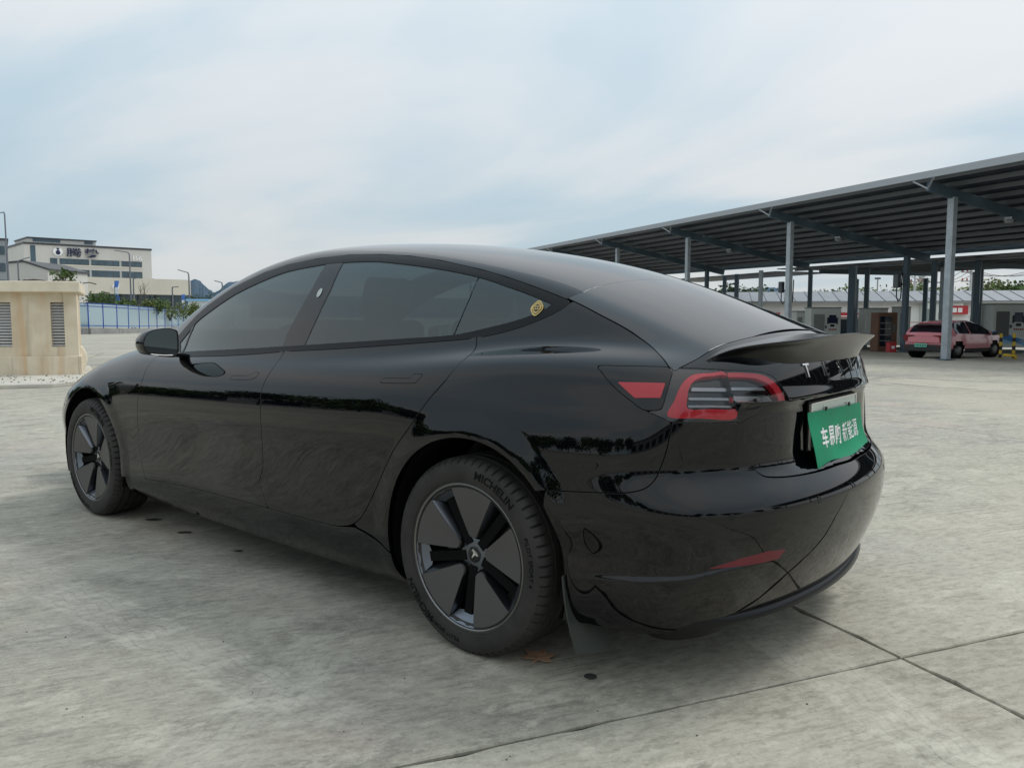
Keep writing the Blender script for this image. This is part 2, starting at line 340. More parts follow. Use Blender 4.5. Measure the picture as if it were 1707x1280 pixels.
FEAT={
 'front_seam':[(2.2249,0.8089,0.9059),(2.2307,0.8588,0.8590),(2.2310,0.8884,0.7982),(2.2468,0.9014,0.7418),(2.2624,0.9068,0.6761),(2.2808,0.9024,0.5892),(2.2911,0.8961,0.5131),(2.2924,0.8924,0.4352),(2.2691,0.8916,0.3462),(2.2494,0.8883,0.2815)],
 'mid_seam':[(1.1098,0.8165,0.9654),(1.1126,0.8310,0.9408),(1.1215,0.8784,0.8785),(1.1394,0.9006,0.8284),(1.1457,0.9097,0.7913),(1.1431,0.9157,0.7496),(1.1413,0.9185,0.6856),(1.1421,0.9154,0.6171),(1.1453,0.9107,0.5533),(1.1528,0.9069,0.4848),(1.1742,0.9052,0.4381),(1.1868,0.9045,0.4099),(1.1580,0.9045,0.3584),(1.1281,0.9036,0.3084)],
 'rear_seam':[(0.0945,0.7389,1.0401),(0.0833,0.7513,1.0201),(0.0678,0.7836,0.9897),(0.0681,0.8333,0.9609),(0.0995,0.8790,0.9019),(0.1527,0.9029,0.8384),(0.2352,0.9197,0.7369),(0.3189,0.9202,0.6473),(0.3801,0.9150,0.5637),(0.4316,0.9099,0.4894),(0.4826,0.9078,0.4153),(0.5251,0.9074,0.3659),(0.5821,0.9069,0.3312),(0.6625,0.9061,0.3126)],
 'sill_seam':[(2.3613,0.8872,0.2712),(2.2494,0.8883,0.2815),(1.9771,0.8915,0.2945),(1.7351,0.8952,0.3034),(1.4070,0.9003,0.3077),(1.1281,0.9036,0.3084),(0.8811,0.9053,0.3088),(0.6625,0.9061,0.3126)],
 'trim_low':[(2.0651,0.8146,0.9064),(1.6268,0.8223,0.9255),(1.3455,0.8228,0.9421),(1.1060,0.8192,0.9606),(0.7737,0.8105,0.9803),(0.4800,0.7910,1.0009),(0.2803,0.7700,1.0165),(0.0913,0.7424,1.0340),(-0.0399,0.7090,1.0618),(-0.1390,0.6706,1.0993),(-0.1911,0.6408,1.1291),(-0.2167,0.6128,1.1547)],
 'trim_up':[(2.2551,0.7154,0.9743),(2.1729,0.6841,1.0525),(2.1061,0.6609,1.1110),(2.0284,0.6435,1.1594),(1.8294,0.6138,1.2477),(1.5843,0.5956,1.3132),(1.4048,0.5880,1.3427),(1.1812,0.5826,1.3614),(0.9782,0.5747,1.3671),(0.7843,0.5718,1.3602),(0.6001,0.5729,1.3447),(0.4227,0.5801,1.3188),(0.2027,0.5919,1.2753),(0.0761,0.5992,1.2445),(-0.0445,0.6060,1.2103),(-0.1433,0.6101,1.1795),(-0.2167,0.6128,1.1547)],
 'glass_low':[(2.0545,0.7821,0.9309),(1.6620,0.8012,0.9512),(1.3689,0.8074,0.9672),(1.1106,0.8079,0.9822),(0.9872,0.8060,0.9895),(0.6499,0.7920,1.0110),(0.4023,0.7723,1.0271),(0.1972,0.7481,1.0420),(0.0459,0.7147,1.0714),(-0.0624,0.6831,1.0996),(-0.1257,0.6558,1.1264),(-0.1548,0.6362,1.1464)],
 'glass_up':[(2.1402,0.7361,0.9742),(2.0994,0.7143,1.0231),(2.0520,0.6914,1.0772),(1.9686,0.6780,1.1219),(1.7690,0.6511,1.2081),(1.5324,0.6302,1.2752),(1.3620,0.6181,1.3098),(1.1866,0.6146,1.3254),(1.0835,0.6117,1.3317),(0.9761,0.6099,1.3338),(0.8667,0.6082,1.3331),(0.7431,0.6078,1.3277),(0.5576,0.6129,1.3073),(0.3875,0.6157,1.2836),(0.1930,0.6192,1.2485),(0.0278,0.6280,1.2044),(-0.0711,0.6319,1.1753),(-0.1548,0.6362,1.1464)],
 'tri_bar':[(2.0686,0.6954,1.0656),(2.0593,0.7366,0.9940),(2.0305,0.7821,0.9331)],
 'b_front':[(1.0920,0.6119,1.3312),(1.0979,0.6814,1.2278),(1.1181,0.7364,1.1281),(1.1397,0.7774,1.0445),(1.1399,0.8086,0.9795)],
 'b_back':[(0.9755,0.6104,1.3333),(0.9625,0.6904,1.2145),(0.9721,0.7523,1.1004),(0.9863,0.8067,0.9881)],
 'q_front':[(0.1930,0.6192,1.2485),(0.1882,0.6683,1.1799),(0.1913,0.7087,1.1118),(0.1964,0.7480,1.0420)],
 'roof_edge':[(0.6780,0.5000,1.3791),(0.3930,0.4979,1.3446),(0.1181,0.5193,1.2899),(-0.0118,0.5059,1.2632),(-0.0923,0.4937,1.2442),(-0.1843,0.5027,1.2146)],
 'rail_end':[(-0.1735,0.6073,1.1731),(-0.1846,0.5650,1.1957),(-0.1843,0.5027,1.2146)],
 'seam_c':[(-0.1735,0.6073,1.1731),(-0.2549,0.6125,1.1426),(-0.3289,0.6182,1.1114),(-0.4107,0.6228,1.0767),(-0.4694,0.6298,1.0487),(-0.5330,0.6483,1.0176),(-0.5934,0.6898,0.9887),(-0.6345,0.7209,0.9629)],
 'port':[(-0.4453,0.8022,0.9627),(-0.5203,0.7789,0.9644),(-0.5836,0.7513,0.9646),(-0.6335,0.7225,0.9624),(-0.6451,0.7242,0.9558),(-0.6529,0.7347,0.9430),(-0.6543,0.7618,0.9006),(-0.6495,0.7790,0.8559),(-0.6438,0.7853,0.8459),(-0.6326,0.7924,0.8435),(-0.6149,0.8016,0.8430),(-0.5975,0.8082,0.8470),(-0.5633,0.8139,0.8698),(-0.5247,0.8178,0.8955),(-0.4925,0.8177,0.9211),(-0.4634,0.8115,0.9472)],
 'port_red':[(-0.5211,0.8114,0.9184),(-0.6448,0.7599,0.9186),(-0.6405,0.7778,0.8793),(-0.5752,0.8077,0.8773)],
 'lamp_low':[(-0.6123,0.8036,0.8401),(-0.6400,0.7915,0.8292),(-0.6629,0.7781,0.8171),(-0.6737,0.7700,0.8121),(-0.7211,0.7188,0.8093),(-0.7636,0.6557,0.8064),(-0.7954,0.5982,0.8049)],
 'lamp_split':[(-0.7535,0.6005,0.9524),(-0.7780,0.6125,0.8888),(-0.7954,0.5982,0.8049)],
 'lamp_top':[(-0.6401,0.7205,0.9606),(-0.6809,0.6828,0.9595),(-0.7173,0.6434,0.9565),(-0.7535,0.6005,0.9524),(-0.7853,0.5509,0.9494),(-0.8073,0.4996,0.9451),(-0.8218,0.4634,0.9366),(-0.8344,0.4346,0.9222),(-0.8443,0.4163,0.9018),(-0.8522,0.4019,0.8777),(-0.8575,0.3921,0.8510)],
 'lamp_inlow':[(-0.7869,0.6067,0.8625),(-0.8175,0.5355,0.8584),(-0.8575,0.3921,0.8510)],
 'ring_out':[(-0.6641,0.7756,0.8263),(-0.6737,0.7566,0.8734),(-0.6787,0.7410,0.9040),(-0.6837,0.7230,0.9251),(-0.6904,0.7005,0.9403),(-0.7018,0.6773,0.9473),(-0.7273,0.6407,0.9490),(-0.7542,0.6037,0.9488),(-0.7862,0.5527,0.9464),(-0.8080,0.5023,0.9417),(-0.8221,0.4681,0.9325),(-0.8347,0.4395,0.9171),(-0.8444,0.4208,0.8967),(-0.8519,0.4055,0.8744),(-0.8560,0.3980,0.8532)],
 'bumper_seam':[(-0.3255,0.9083,0.5920),(-0.4299,0.8868,0.5994),(-0.5313,0.8652,0.6067),(-0.5716,0.8534,0.6105),(-0.6002,0.8425,0.6164),(-0.6222,0.8310,0.6251),(-0.6365,0.8196,0.6371),(-0.6465,0.8077,0.6544),(-0.6527,0.7991,0.6752),(-0.6607,0.7907,0.7056),(-0.6672,0.7831,0.7393),(-0.6718,0.7756,0.7779),(-0.6737,0.7700,0.8121)],
 'lid_side':[(-0.7954,0.5982,0.8049),(-0.8018,0.5856,0.7633),(-0.8089,0.5705,0.7219),(-0.8160,0.5531,0.6852),(-0.8251,0.5387,0.6600),(-0.8356,0.5259,0.6464),(-0.8470,0.5070,0.6382),(-0.8628,0.4669,0.6330),(-0.8792,0.4150,0.6294),(-0.8994,0.3306,0.6267),(-0.9148,0.2368,0.6258),(-0.9246,0.1242,0.6273)],
 'ledge':[(-0.8575,0.3921,0.8510),(-0.8904,0.1862,0.8516),(-0.8993,0.0444,0.8521)],
 'fog':[(-0.7704,0.7222,0.3999),(-0.8288,0.6432,0.4220),(-0.8739,0.5585,0.4324),(-0.8981,0.4842,0.4262),(-0.8848,0.5058,0.4004),(-0.8304,0.6318,0.4009)],
 'handle_f':[(1.4083,0.8924,0.8355),(1.3926,0.8870,0.8496),(1.2816,0.8869,0.8557),(1.2388,0.8803,0.8703),(1.2063,0.8809,0.8708),(1.2036,0.8857,0.8619),(1.2414,0.8938,0.8417),(1.3969,0.8935,0.8333)],
 'handle_r':[(0.4087,0.8948,0.8787),(0.3968,0.8899,0.8889),(0.2787,0.8866,0.8950),(0.2617,0.8785,0.9090),(0.2246,0.8769,0.9111),(0.2173,0.8797,0.9062),(0.2341,0.8906,0.8845),(0.2521,0.8934,0.8790),(0.3992,0.8975,0.8726)],
 'repeater':[(2.4964,0.8963,0.7507),(2.2908,0.8967,0.7651),(2.2843,0.8986,0.7565),(2.3349,0.9020,0.7338),(2.4331,0.9048,0.7032),(2.4622,0.9039,0.7091)],
 'q_clear':[(0.1143,0.6423,1.2043),(0.0288,0.6392,1.1902),(-0.0522,0.6407,1.1684),(-0.1147,0.6451,1.1455),(-0.0732,0.6667,1.1236),(-0.0023,0.6920,1.0995),(0.1070,0.7167,1.0808),(0.1152,0.6857,1.1368)],
 'red_o':[(-0.6641,0.7756,0.8263),(-0.6737,0.7566,0.8734),(-0.6787,0.7410,0.9040),(-0.6837,0.7230,0.9251),(-0.6904,0.7005,0.9403),(-0.7018,0.6773,0.9473),(-0.7273,0.6407,0.9490),(-0.7542,0.6037,0.9488),(-0.7752,0.6147,0.8939),(-0.7928,0.6031,0.8156),(-0.7316,0.7036,0.8197)],
 'in_o':[(-0.7065,0.7315,0.8475),(-0.7003,0.7280,0.8840),(-0.6997,0.7189,0.9054),(-0.7032,0.7011,0.9248),(-0.7153,0.6722,0.9373),(-0.7352,0.6413,0.9394),(-0.7607,0.6053,0.9382),(-0.7818,0.6123,0.8735),(-0.7897,0.6059,0.8424),(-0.7515,0.6706,0.8449)],
 'red_i':[(-0.7571,0.6001,0.9484),(-0.7862,0.5527,0.9464),(-0.8080,0.5023,0.9417),(-0.8221,0.4681,0.9325),(-0.8347,0.4395,0.9171),(-0.8444,0.4208,0.8967),(-0.8519,0.4055,0.8744),(-0.8565,0.3966,0.8513),(-0.8175,0.5355,0.8584),(-0.7869,0.6067,0.8625),(-0.7743,0.6094,0.9055)],
 'in_i':[(-0.7624,0.6051,0.9357),(-0.7896,0.5596,0.9335),(-0.8089,0.5155,0.9284),(-0.8275,0.4712,0.9125),(-0.8387,0.4476,0.8919),(-0.8457,0.4338,0.8707),(-0.8496,0.4261,0.8524),(-0.7863,0.6076,0.8630)],
 'bar1':[(-0.7074,0.7070,0.9101),(-0.7724,0.6131,0.9048),(-0.7754,0.6134,0.8955),(-0.7071,0.7131,0.9003)],
 'bar2':[(-0.7054,0.7235,0.8806),(-0.7807,0.6137,0.8752),(-0.7824,0.6131,0.8684),(-0.7056,0.7255,0.8740)],
 'bar3':[(-0.7067,0.7287,0.8583),(-0.7867,0.6098,0.8521),(-0.7880,0.6084,0.8468),(-0.7073,0.7295,0.8524)],
 'bar4':[(-0.7742,0.6092,0.9064),(-0.8274,0.4833,0.8991),(-0.8322,0.4724,0.8906),(-0.7776,0.6083,0.8979)],
 'bar5':[(-0.7816,0.6101,0.8802),(-0.8076,0.5558,0.8768),(-0.8412,0.4523,0.8692),(-0.8459,0.4401,0.8551),(-0.7867,0.6065,0.8642)],
}
# ---------------------------------------------------------------- setting
FW=np.array([math.cos(CAM_YAW),math.sin(CAM_YAW)]); RT=np.array([FW[1],-FW[0]]); C0=np.array(CAM_P)
def gz_ld(lat,dep):
    """ground height: level round the car, then falling gently away for drainage"""
    k=.0088+(.0185-.0088)*sstep(-.30,.25,lat/np.maximum(dep,4))
    s=np.asarray(dep,float)-7; soft=np.where(s>12,s,np.log1p(np.exp(np.clip(s*.5,-40,40)))*2)
    return -k*np.minimum(soft,160)
def gz(x,y):
    q=np.stack([np.asarray(x,float)-C0[0],np.asarray(y,float)-C0[1]],-1); return gz_ld(q@RT,q@FW)
def E(lat,dep,z=None,dz=0.0):
    """point from metres to the right of / ahead of the viewpoint; z None = on the ground"""
    p=C0[:2]+RT*lat+FW*dep
    return Vector((p[0],p[1],float(gz_ld(lat,dep))+dz if z is None else z))
TP=math.tan(CAM_PIT)
def at(px,py,dep):
    """world point seen at a photo pixel (1707 x 1280) at a given distance ahead"""
    cx=(px-853.5)/CAM_F; cy=-(py-640)/CAM_F; c,s=math.cos(CAM_PIT),math.sin(CAM_PIT)
    f=c-cy*s; up=s+cy*c
    return E(dep*cx/f,dep,C0[2]+dep*up/f)
def ATZ(dir2): return math.atan2(dir2[1],dir2[0])
def vec2(lat,dep):
    v=RT*lat+FW*dep; return Vector((v[0],v[1],0))
# ---- concrete material, laid out in ground metres
SLAB_A=R(62.0); J0=(-1.11,.01)
def concrete_mat():
    m=bpy.data.materials.new('yard_concrete'); m.use_nodes=True; nt=m.node_tree; N=nt.nodes; L=nt.links; b=N['Principled BSDF']
    geo=N.new('ShaderNodeNewGeometry')
    def mapping(rot=0,sc=(1,1,1),loc=(0,0,0)):
        n=N.new('ShaderNodeMapping'); n.inputs['Rotation'].default_value=(0,0,rot); n.inputs['Scale'].default_value=sc; n.inputs['Location'].default_value=loc; L.new(geo.outputs['Position'],n.inputs[0]); return n.outputs[0]
    def noise(v,sc,det=5,ro=.55,dist=0):
        n=N.new('ShaderNodeTexNoise'); n.inputs['Scale'].default_value=sc; n.inputs['Detail'].default_value=det; n.inputs['Roughness'].default_value=ro; n.inputs['Distortion'].default_value=dist; L.new(v,n.inputs['Vector']); return n.outputs[0]
    def rng(v,a,b_,c=0,d=1):
        n=N.new('ShaderNodeMapRange'); n.inputs['From Min'].default_value=a; n.inputs['From Max'].default_value=b_; n.inputs['To Min'].default_value=c; n.inputs['To Max'].default_value=d; L.new(v,n.inputs[0]); return n.outputs[0]
    def mix(f,a,c,bt='MIX'):
        n=N.new('ShaderNodeMix'); n.data_type='RGBA'; n.blend_type=bt
        if isinstance(f,float): n.inputs['Factor'].default_value=f
        else: L.new(f,n.inputs['Factor'])
        for k,v in (('A',a),('B',c)):
            if isinstance(v,tuple): n.inputs[k].default_value=(*v,1)
            else: L.new(v,n.inputs[k])
        return n.outputs['Result']
    def math2(op,a,c):
        n=N.new('ShaderNodeMath'); n.operation=op
        for i,v in enumerate((a,c)):
            if isinstance(v,(int,float)): n.inputs[i].default_value=v
            else: L.new(v,n.inputs[i])
        return n.outputs[0]
    def tmap(sx,sy,loc=(0,0,0),rot=None):
        """metres along / across the slab direction, stretched"""
        n=N.new('ShaderNodeMapping'); n.vector_type='TEXTURE'; n.inputs['Rotation'].default_value=(0,0,SLAB_A if rot is None else rot); n.inputs['Scale'].default_value=(1/sx,1/sy,1); n.inputs['Location'].default_value=loc; L.new(geo.outputs['Position'],n.inputs[0]); return n.outputs[0]
    P=mapping()
    big=noise(P,.33,3,.5,.2); mid=noise(tmap(1.1,2.2),1.0,6,.66,.2); fine=noise(tmap(16,38),1.0,6,.74); grit=noise(P,85,3,.65)
    col=mix(rng(big,.32,.68),(0.270,0.255,0.206),(0.347,0.325,0.265))
    col=mix(rng(mid,.34,.66,0,.8),col,(0.392,0.370,0.304))
    # scuffed light and dark blotches, drawn out along the trowelling
    bl=noise(tmap(2.4,3.6,(4,2,0)),1.0,7,.72,.2); col=mix(rng(bl,.48,.62,0,.75),col,(0.162,0.154,0.124))
    bl2=noise(tmap(4.5,8.0,(9,5,0),SLAB_A+R(9)),1.0,7,.75,.2); col=mix(rng(bl2,.53,.62,0,.8),col,(0.468,0.443,0.365))
    # trowel streaks and broom grooves along the slab direction
    st=noise(tmap(1.2,38),1.0,4,.65,.1); col=mix(rng(st,.50,.66,0,.26),col,(0.153,0.146,0.119))
    gr=noise(tmap(.9,75,(3,0,0)),1.0,2,.4); gm=noise(mapping(0,(1,1,1),(2,31,0)),.75,2,.4)
    gf=math2('MULTIPLY',rng(gr,.57,.63),rng(gm,.56,.64)); col=mix(math2('MULTIPLY',gf,.8),col,(0.099,0.095,0.076))
    # rusty pink and dark oily stains
    pk=noise(mapping(0,(1,1,1),(13,7,0)),.62,4,.55,.5); col=mix(rng(pk,.58,.70,0,.55),col,(0.414,0.319,0.281))
    oi=noise(mapping(0,(1,1,1),(41,17,0)),.42,5,.6,.8); col=mix(rng(oi,.54,.72,0,.55),col,(0.180,0.177,0.178))
    bg=noise(mapping(0,(1,1,1),(55,3,0)),.16,3,.5,.4); col=mix(rng(bg,.50,.68,0,.55),col,(0.468,0.420,0.327))
    # dusty tyre tracks: bands of light prints on straight paths
    sep=N.new('ShaderNodeSeparateXYZ'); L.new(P,sep.inputs[0])
    nz_wob=math2('MULTIPLY',math2('SUBTRACT',big,.5),.12); nz_pat=rng(bl2,.35,.6); nz_r=math2('MULTIPLY',big,.35); nz_r2=rng(mid,.36,.58)
    def track(x0,y0,ang,half,length,strength,tread=30,colr=(0.540,0.518,0.442)):
        mv=mapping(0,(1,1,1),(-x0,-y0,0)); v=N.new('ShaderNodeVectorRotate'); v.rotation_type='Z_AXIS'; v.inputs['Angle'].default_value=-ang; L.new(mv,v.inputs[0])
        s=N.new('ShaderNodeSeparateXYZ'); L.new(v.outputs[0],s.inputs[0])
        wob=nz_wob
        ay=math2('ABSOLUTE',math2('ADD',s.outputs['Y'],wob),0)
        band=rng(ay,half,half*.82); zig=math2('SINE',math2('ADD',math2('MULTIPLY',s.outputs['X'],tread),math2('MULTIPLY',ay,tread*2.2)),0)
        gro=math2('ABSOLUTE',math2('SINE',math2('ADD',math2('MULTIPLY',s.outputs['Y'],78),math2('MULTIPLY',math2('SINE',math2('MULTIPLY',s.outputs['X'],tread),0),.75)),0),0)
        ln=rng(math2('ABSOLUTE',s.outputs['X'],0),length,length*.55)
        pat=math2('MULTIPLY',rng(gro,.10,.45,.25,1),nz_pat)
        return math2('MULTIPLY',math2('MULTIPLY',band,ln),math2('MULTIPLY',pat,strength)),colr
    for t in (track(1.15,1.49,R(2),.12,1.5,.5),track(-1.10,.36,R(146),.13,.85,.62,42),track(.1,1.75,R(118),.13,.9,.4),track(3.4,1.9,R(24),.14,4,.4),track(-2.2,-2.6,R(60),.16,5,.35),track(1.2,-8,R(5),.2,9,.4)):
        col=mix(t[0],col,t[1])
    def ring(cx,cy,r,w,s,c=(0.153,0.146,0.132)):
        mv=mapping(0,(1,1,1),(-cx,-cy,0)); ln=N.new('ShaderNodeVectorMath'); ln.operation='LENGTH'; L.new(mv,ln.inputs[0])
        d=math2('ABSOLUTE',math2('SUBTRACT',math2('ADD',ln.outputs['Value'],nz_r),r),0)
        return math2('MULTIPLY',math2('MULTIPLY',rng(d,w,w*.3),nz_r2),s),c
    for a in RINGS: 
        f,c=ring(*a); col=mix(f,col,c)
    col=mix(rng(grit,.58,.70,0,.42),col,(0.117,0.111,0.089))
    col=mix(rng(grit,.42,.33,0,.32),col,(0.558,0.531,0.451))
    col=mix(rng(fine,.40,.62,0,.6),col,mix(.55,col,(0.504,0.478,0.395)))
    col=mix(rng(fine,.52,.38,0,.5),col,mix(.5,col,(0.144,0.137,0.111)))
    # one tint per slab
    oi_=N.new('ShaderNodeObjectInfo'); hs=N.new('ShaderNodeHueSaturation'); L.new(col,hs.inputs['Color']); L.new(rng(oi_.outputs['Random'],0,1,.95,1.10),hs.inputs['Value'])
    L.new(hs.outputs[0],b.inputs['Base Color'])
    L.new(rng(mid,.3,.7,.62,.85),b.inputs['Roughness']); b.inputs['Specular IOR Level'].default_value=.35
    bp=N.new('ShaderNodeBump'); bp.inputs['Strength'].default_value=.8; bp.inputs['Distance'].default_value=.004
    h=math2('ADD',math2('MULTIPLY',fine,.6),math2('MULTIPLY',grit,.25)); L.new(h,bp.inputs['Height']); L.new(bp.outputs[0],b.inputs['Normal'])
    return m
def _c(lat,dep): p=E(lat,dep); return (p.x,p.y)
RINGS=[(*_c(-10.5,24),4.2,.22,1.0),(*_c(-10.5,24),4.75,.2,.9),(*_c(-13,30),7.5,.3,.95),(*_c(-4,34),9,.3,.8),(*_c(9.5,15),2.6,.16,.8),(*_c(9.5,15),3.0,.14,.75),(*_c(13,19),5.5,.3,.7)]
M_conc=concrete_mat()
M_joint=mat('joint_dirt',(.040,.038,.033),rough=.95,spec=.1,noise=(9,.5))
# ground sheet under the slabs, out to the horizon
def ground_sheet():
    deps=np.concatenate([np.linspace(-60,0,13),np.linspace(3,60,39),np.geomspace(64,1500,18)]); lats=np.concatenate([-np.geomspace(900,60,10),np.linspace(-55,55,45),np.geomspace(60,900,10)])
    V=[];F=[]
    for d in deps:
        for l in lats:
            p=E(l,d,float(gz_ld(l,d))-.022); V.append(p)
    n=len(lats)
    for i in range(len(deps)-1):
        for j in range(n-1): F.append((i*n+j,i*n+j+1,(i+1)*n+j+1,(i+1)*n+j))
    o=obj('ground',meshd('ground',V,F,smooth=True,m=M_conc)); tag(o,kind='structure'); return o
ground=ground_sheet()
SL=5.0
def slab(i,j):
    a=Vector((math.cos(SLAB_A),math.sin(SLAB_A),0)); b_=Vector((-a.y,a.x,0)); o=Vector((*J0,0)); rg=random.Random(i*991+j*77)
    g=.0045; near=math.hypot(i,j)<3.2
    n=60 if near else 10
    pts=[]
    c=[(i*SL+g,j*SL+g),((i+1)*SL-g,j*SL+g),((i+1)*SL-g,(j+1)*SL-g),(i*SL+g,(j+1)*SL-g)]
    for k in range(4):
        p,q=c[k],c[(k+1)%4]
        for t in range(n):
            u=p[0]+(q[0]-p[0])*t/n; v=p[1]+(q[1]-p[1])*t/n
            jit=(abs(rg.gauss(0,.0026))+ (rg.random()<.10)*rg.uniform(.003,(.020 if k in (1,3) else .009))*(1 if near else 0)) if t else 0
            cu,cv=(i+.5)*SL-u,(j+.5)*SL-v; l=math.hypot(cu,cv); u+=cu/l*jit; v+=cv/l*jit
            pts.append((u,v))
    m=len(pts); V=[];F=[]
    def w(u,v,dz):
        p=o+a*u+b_*v; z=float(gz(p.x,p.y))+dz; return (p.x,p.y,z)
    for dz,ins in ((-.021,0),(-.005,0),(0,.004)):
        for u,v in pts:
            cu,cv=(i+.5)*SL-u,(j+.5)*SL-v; l=math.hypot(cu,cv); V.append(w(u+cu/l*ins,v+cv/l*ins,dz))
    for r_ in range(2):
        for k in range(m): F.append((r_*m+k,r_*m+(k+1)%m,(r_+1)*m+(k+1)%m,(r_+1)*m+k))
    # inner ring keeps the top face true to the falling ground
    cidx=len(V); V.append(w((i+.5)*SL,(j+.5)*SL,0))
    for k in range(m): F.append((2*m+k,2*m+(k+1)%m,cidx))
    o_=obj('concrete_slab',meshd('concrete_slab',V,F,m=M_conc),None,ground)
    return o_
jt=None
def slabs():
    a=np.array([math.cos(SLAB_A),math.sin(SLAB_A)]); b_=np.array([-a[1],a[0]]); n=0
    for i in range(-9,9):
        for j in range(-9,9):
            p=np.array(J0)+a*(i+.5)*SL+b_*(j+.5)*SL; q=p-C0[:2]; l,d=q@RT,q@FW
            if d>-1.5 and d<27 and abs(l)<d*.70+5.5: slab(i,j); n+=1
    return n
print('slabs',slabs())
# dirt at the bottom of the joints
jd=MB(); _a=Vector((math.cos(SLAB_A),math.sin(SLAB_A),0)); _b=Vector((-_a.y,_a.x,0))
for k in range(-1,2):
    for ax,bx in ((_a,_b),(_b,_a)):
        for t in range(-6,6):
            p=Vector((*J0,0))+bx*SL*k+ax*(t*2.5); q=p+ax*2.5
            jd.bar((p.x,p.y,float(gz(p.x,p.y))-.0165),(q.x,q.y,float(gz(q.x,q.y))-.0165),.03,.008)
o=jd.build('joint_dirt',M_joint,ground); o['kind']='stuff'
# ---------------------------------------------------------------- leaves and trees
def leaf_mesh(name,blobs,n,size,m,seed=1,flat=.6,cast=None):
    """foliage: many small tilted leaf quads spread through a set of ellipsoids"""
    rg=np.random.default_rng(seed); vol=np.array([b[3]*b[4]*b[5] for b in blobs]); pick=rg.choice(len(blobs),n,p=vol/vol.sum()); B=np.array(blobs)[pick]
    d=rg.normal(size=(n,3)); d/=np.linalg.norm(d,axis=1)[:,None]; r=rg.random(n)**.42
    r=r*(1+.12*np.sin(d[:,0]*7+B[:,0]*3)+.12*np.sin(d[:,2]*9+B[:,1]*5))
    P=B[:,:3]+d*r[:,None]*B[:,3:6]
    nn=d*.6+rg.normal(size=(n,3))*.7; nn[:,2]+=.35; nn/=np.linalg.norm(nn,axis=1)[:,None]
    t=np.cross(nn,rg.normal(size=(n,3))); t/=np.linalg.norm(t,axis=1)[:,None]; u=np.cross(nn,t); s=size*(.6+.8*rg.random(n))
    V=np.stack([P-t*s[:,None]*.5,P+u*s[:,None]*.33+nn*s[:,None]*.08,P+t*s[:,None]*.55,P-u*s[:,None]*.33+nn*s[:,None]*.08],1).reshape(-1,3)
    F=np.arange(4*n).reshape(n,4)
    return meshd(name,V,F,m=m)
def leaf_mat(name,c,var=.35):
    if name in MATS: return MATS[name]
    m=mat(name,c,rough=.6,spec=.25); nt=m.node_tree; b=nt.nodes['Principled BSDF']; N=nt.nodes; L=nt.links
    g=N.new('ShaderNodeNewGeometry'); mr=N.new('ShaderNodeMapRange'); mr.inputs['To Min'].default_value=1-var; mr.inputs['To Max'].default_value=1+var; L.new(g.outputs['Random Per Island'],mr.inputs[0])
    hs=N.new('ShaderNodeHueSaturation'); hs.inputs['Color'].default_value=(*c,1); L.new(mr.outputs[0],hs.inputs['Value']); 
    m2=N.new('ShaderNodeMapRange'); m2.inputs['To Min'].default_value=.47; m2.inputs['To Max'].default_value=.53; L.new(g.outputs['Random Per Island'],m2.inputs[0]); L.new(m2.outputs[0],hs.inputs['Hue'])
    L.new(hs.outputs[0],b.inputs['Base Color'])
    return m
M_bark=mat('bark',(.09,.075,.06),rough=.9,noise=(6,.4))
M_leafA=leaf_mat('leaf_green',(.075,.12,.035)); M_leafB=leaf_mat('leaf_dark_green',(.035,.065,.028)); M_leafC=leaf_mat('leaf_yellow_green',(.13,.16,.05))
def tree(label,base,h,w,m,seed,n=1400,leaf=.28,group=None,trunk=.3,name='tree',cat='tree'):
    rg=random.Random(seed); t=empty(name,label,cat,base,0,group)
    mb=MB(); top=h*.62
    mb.tube([(0,0,-.2),(rg.uniform(-.1,.1)*w*.2,0,h*trunk),(rg.uniform(-.1,.1)*w,rg.uniform(-.1,.1)*w,top)],[h*.022,h*.017,h*.007],7)
    for k in range(7):
        a=k*2.4+rg.random(); z=h*(trunk+.05*k); mb.tube([(0,0,z),(math.cos(a)*w*.18,math.sin(a)*w*.18,z+h*.09),(math.cos(a)*w*.36,math.sin(a)*w*.36,z+h*.15)],[h*.010,h*.006,h*.003],5)
    mb.build('trunk',M_bark,t,smooth=True)
    bl=[]
    for k in range(11):
        a=k*2.39963; rr=w*.30*math.sqrt((k+.4)/11)*1.25; z=h*(trunk+.16)+h*(.62-trunk*.6)*rg.random()**.8
        s=w*rg.uniform(.15,.25); f=1-.45*max(0,(z/h-.6)/.4)
        bl.append((math.cos(a)*rr*f,math.sin(a)*rr*f,z,s,s,s*rg.uniform(.7,1.0)))
    bl.append((0,0,h*.84,w*.18,w*.18,h*.13))
    obj('crown',leaf_mesh('crown',bl,n,leaf,m,seed),None,t)
    return t
def bush(label,base,h,w,d,m,seed,n=500,leaf=.2,group=None,name='shrub',rz=0):
    rg=random.Random(seed); t=empty(name,label,'shrub',base,rz,group)
    mb=MB()
    for k in range(6): a=k*1.1; mb.tube([(0,0,0),(math.cos(a)*w*.1,math.sin(a)*d*.1,h*.4),(math.cos(a)*w*.3,math.sin(a)*d*.3,h*.75)],[.02*h,.012*h,.006*h],5)
    mb.build('stem',M_bark,t)
    bl=[(rg.uniform(-.36,.36)*w,rg.uniform(-.3,.3)*d,h*rg.uniform(.3,.75),w*rg.uniform(.14,.26),d*rg.uniform(.2,.3),h*rg.uniform(.18,.3)) for k in range(9)]
    obj('foliage',leaf_mesh('foliage',bl,n,leaf,m,seed),None,t); return t
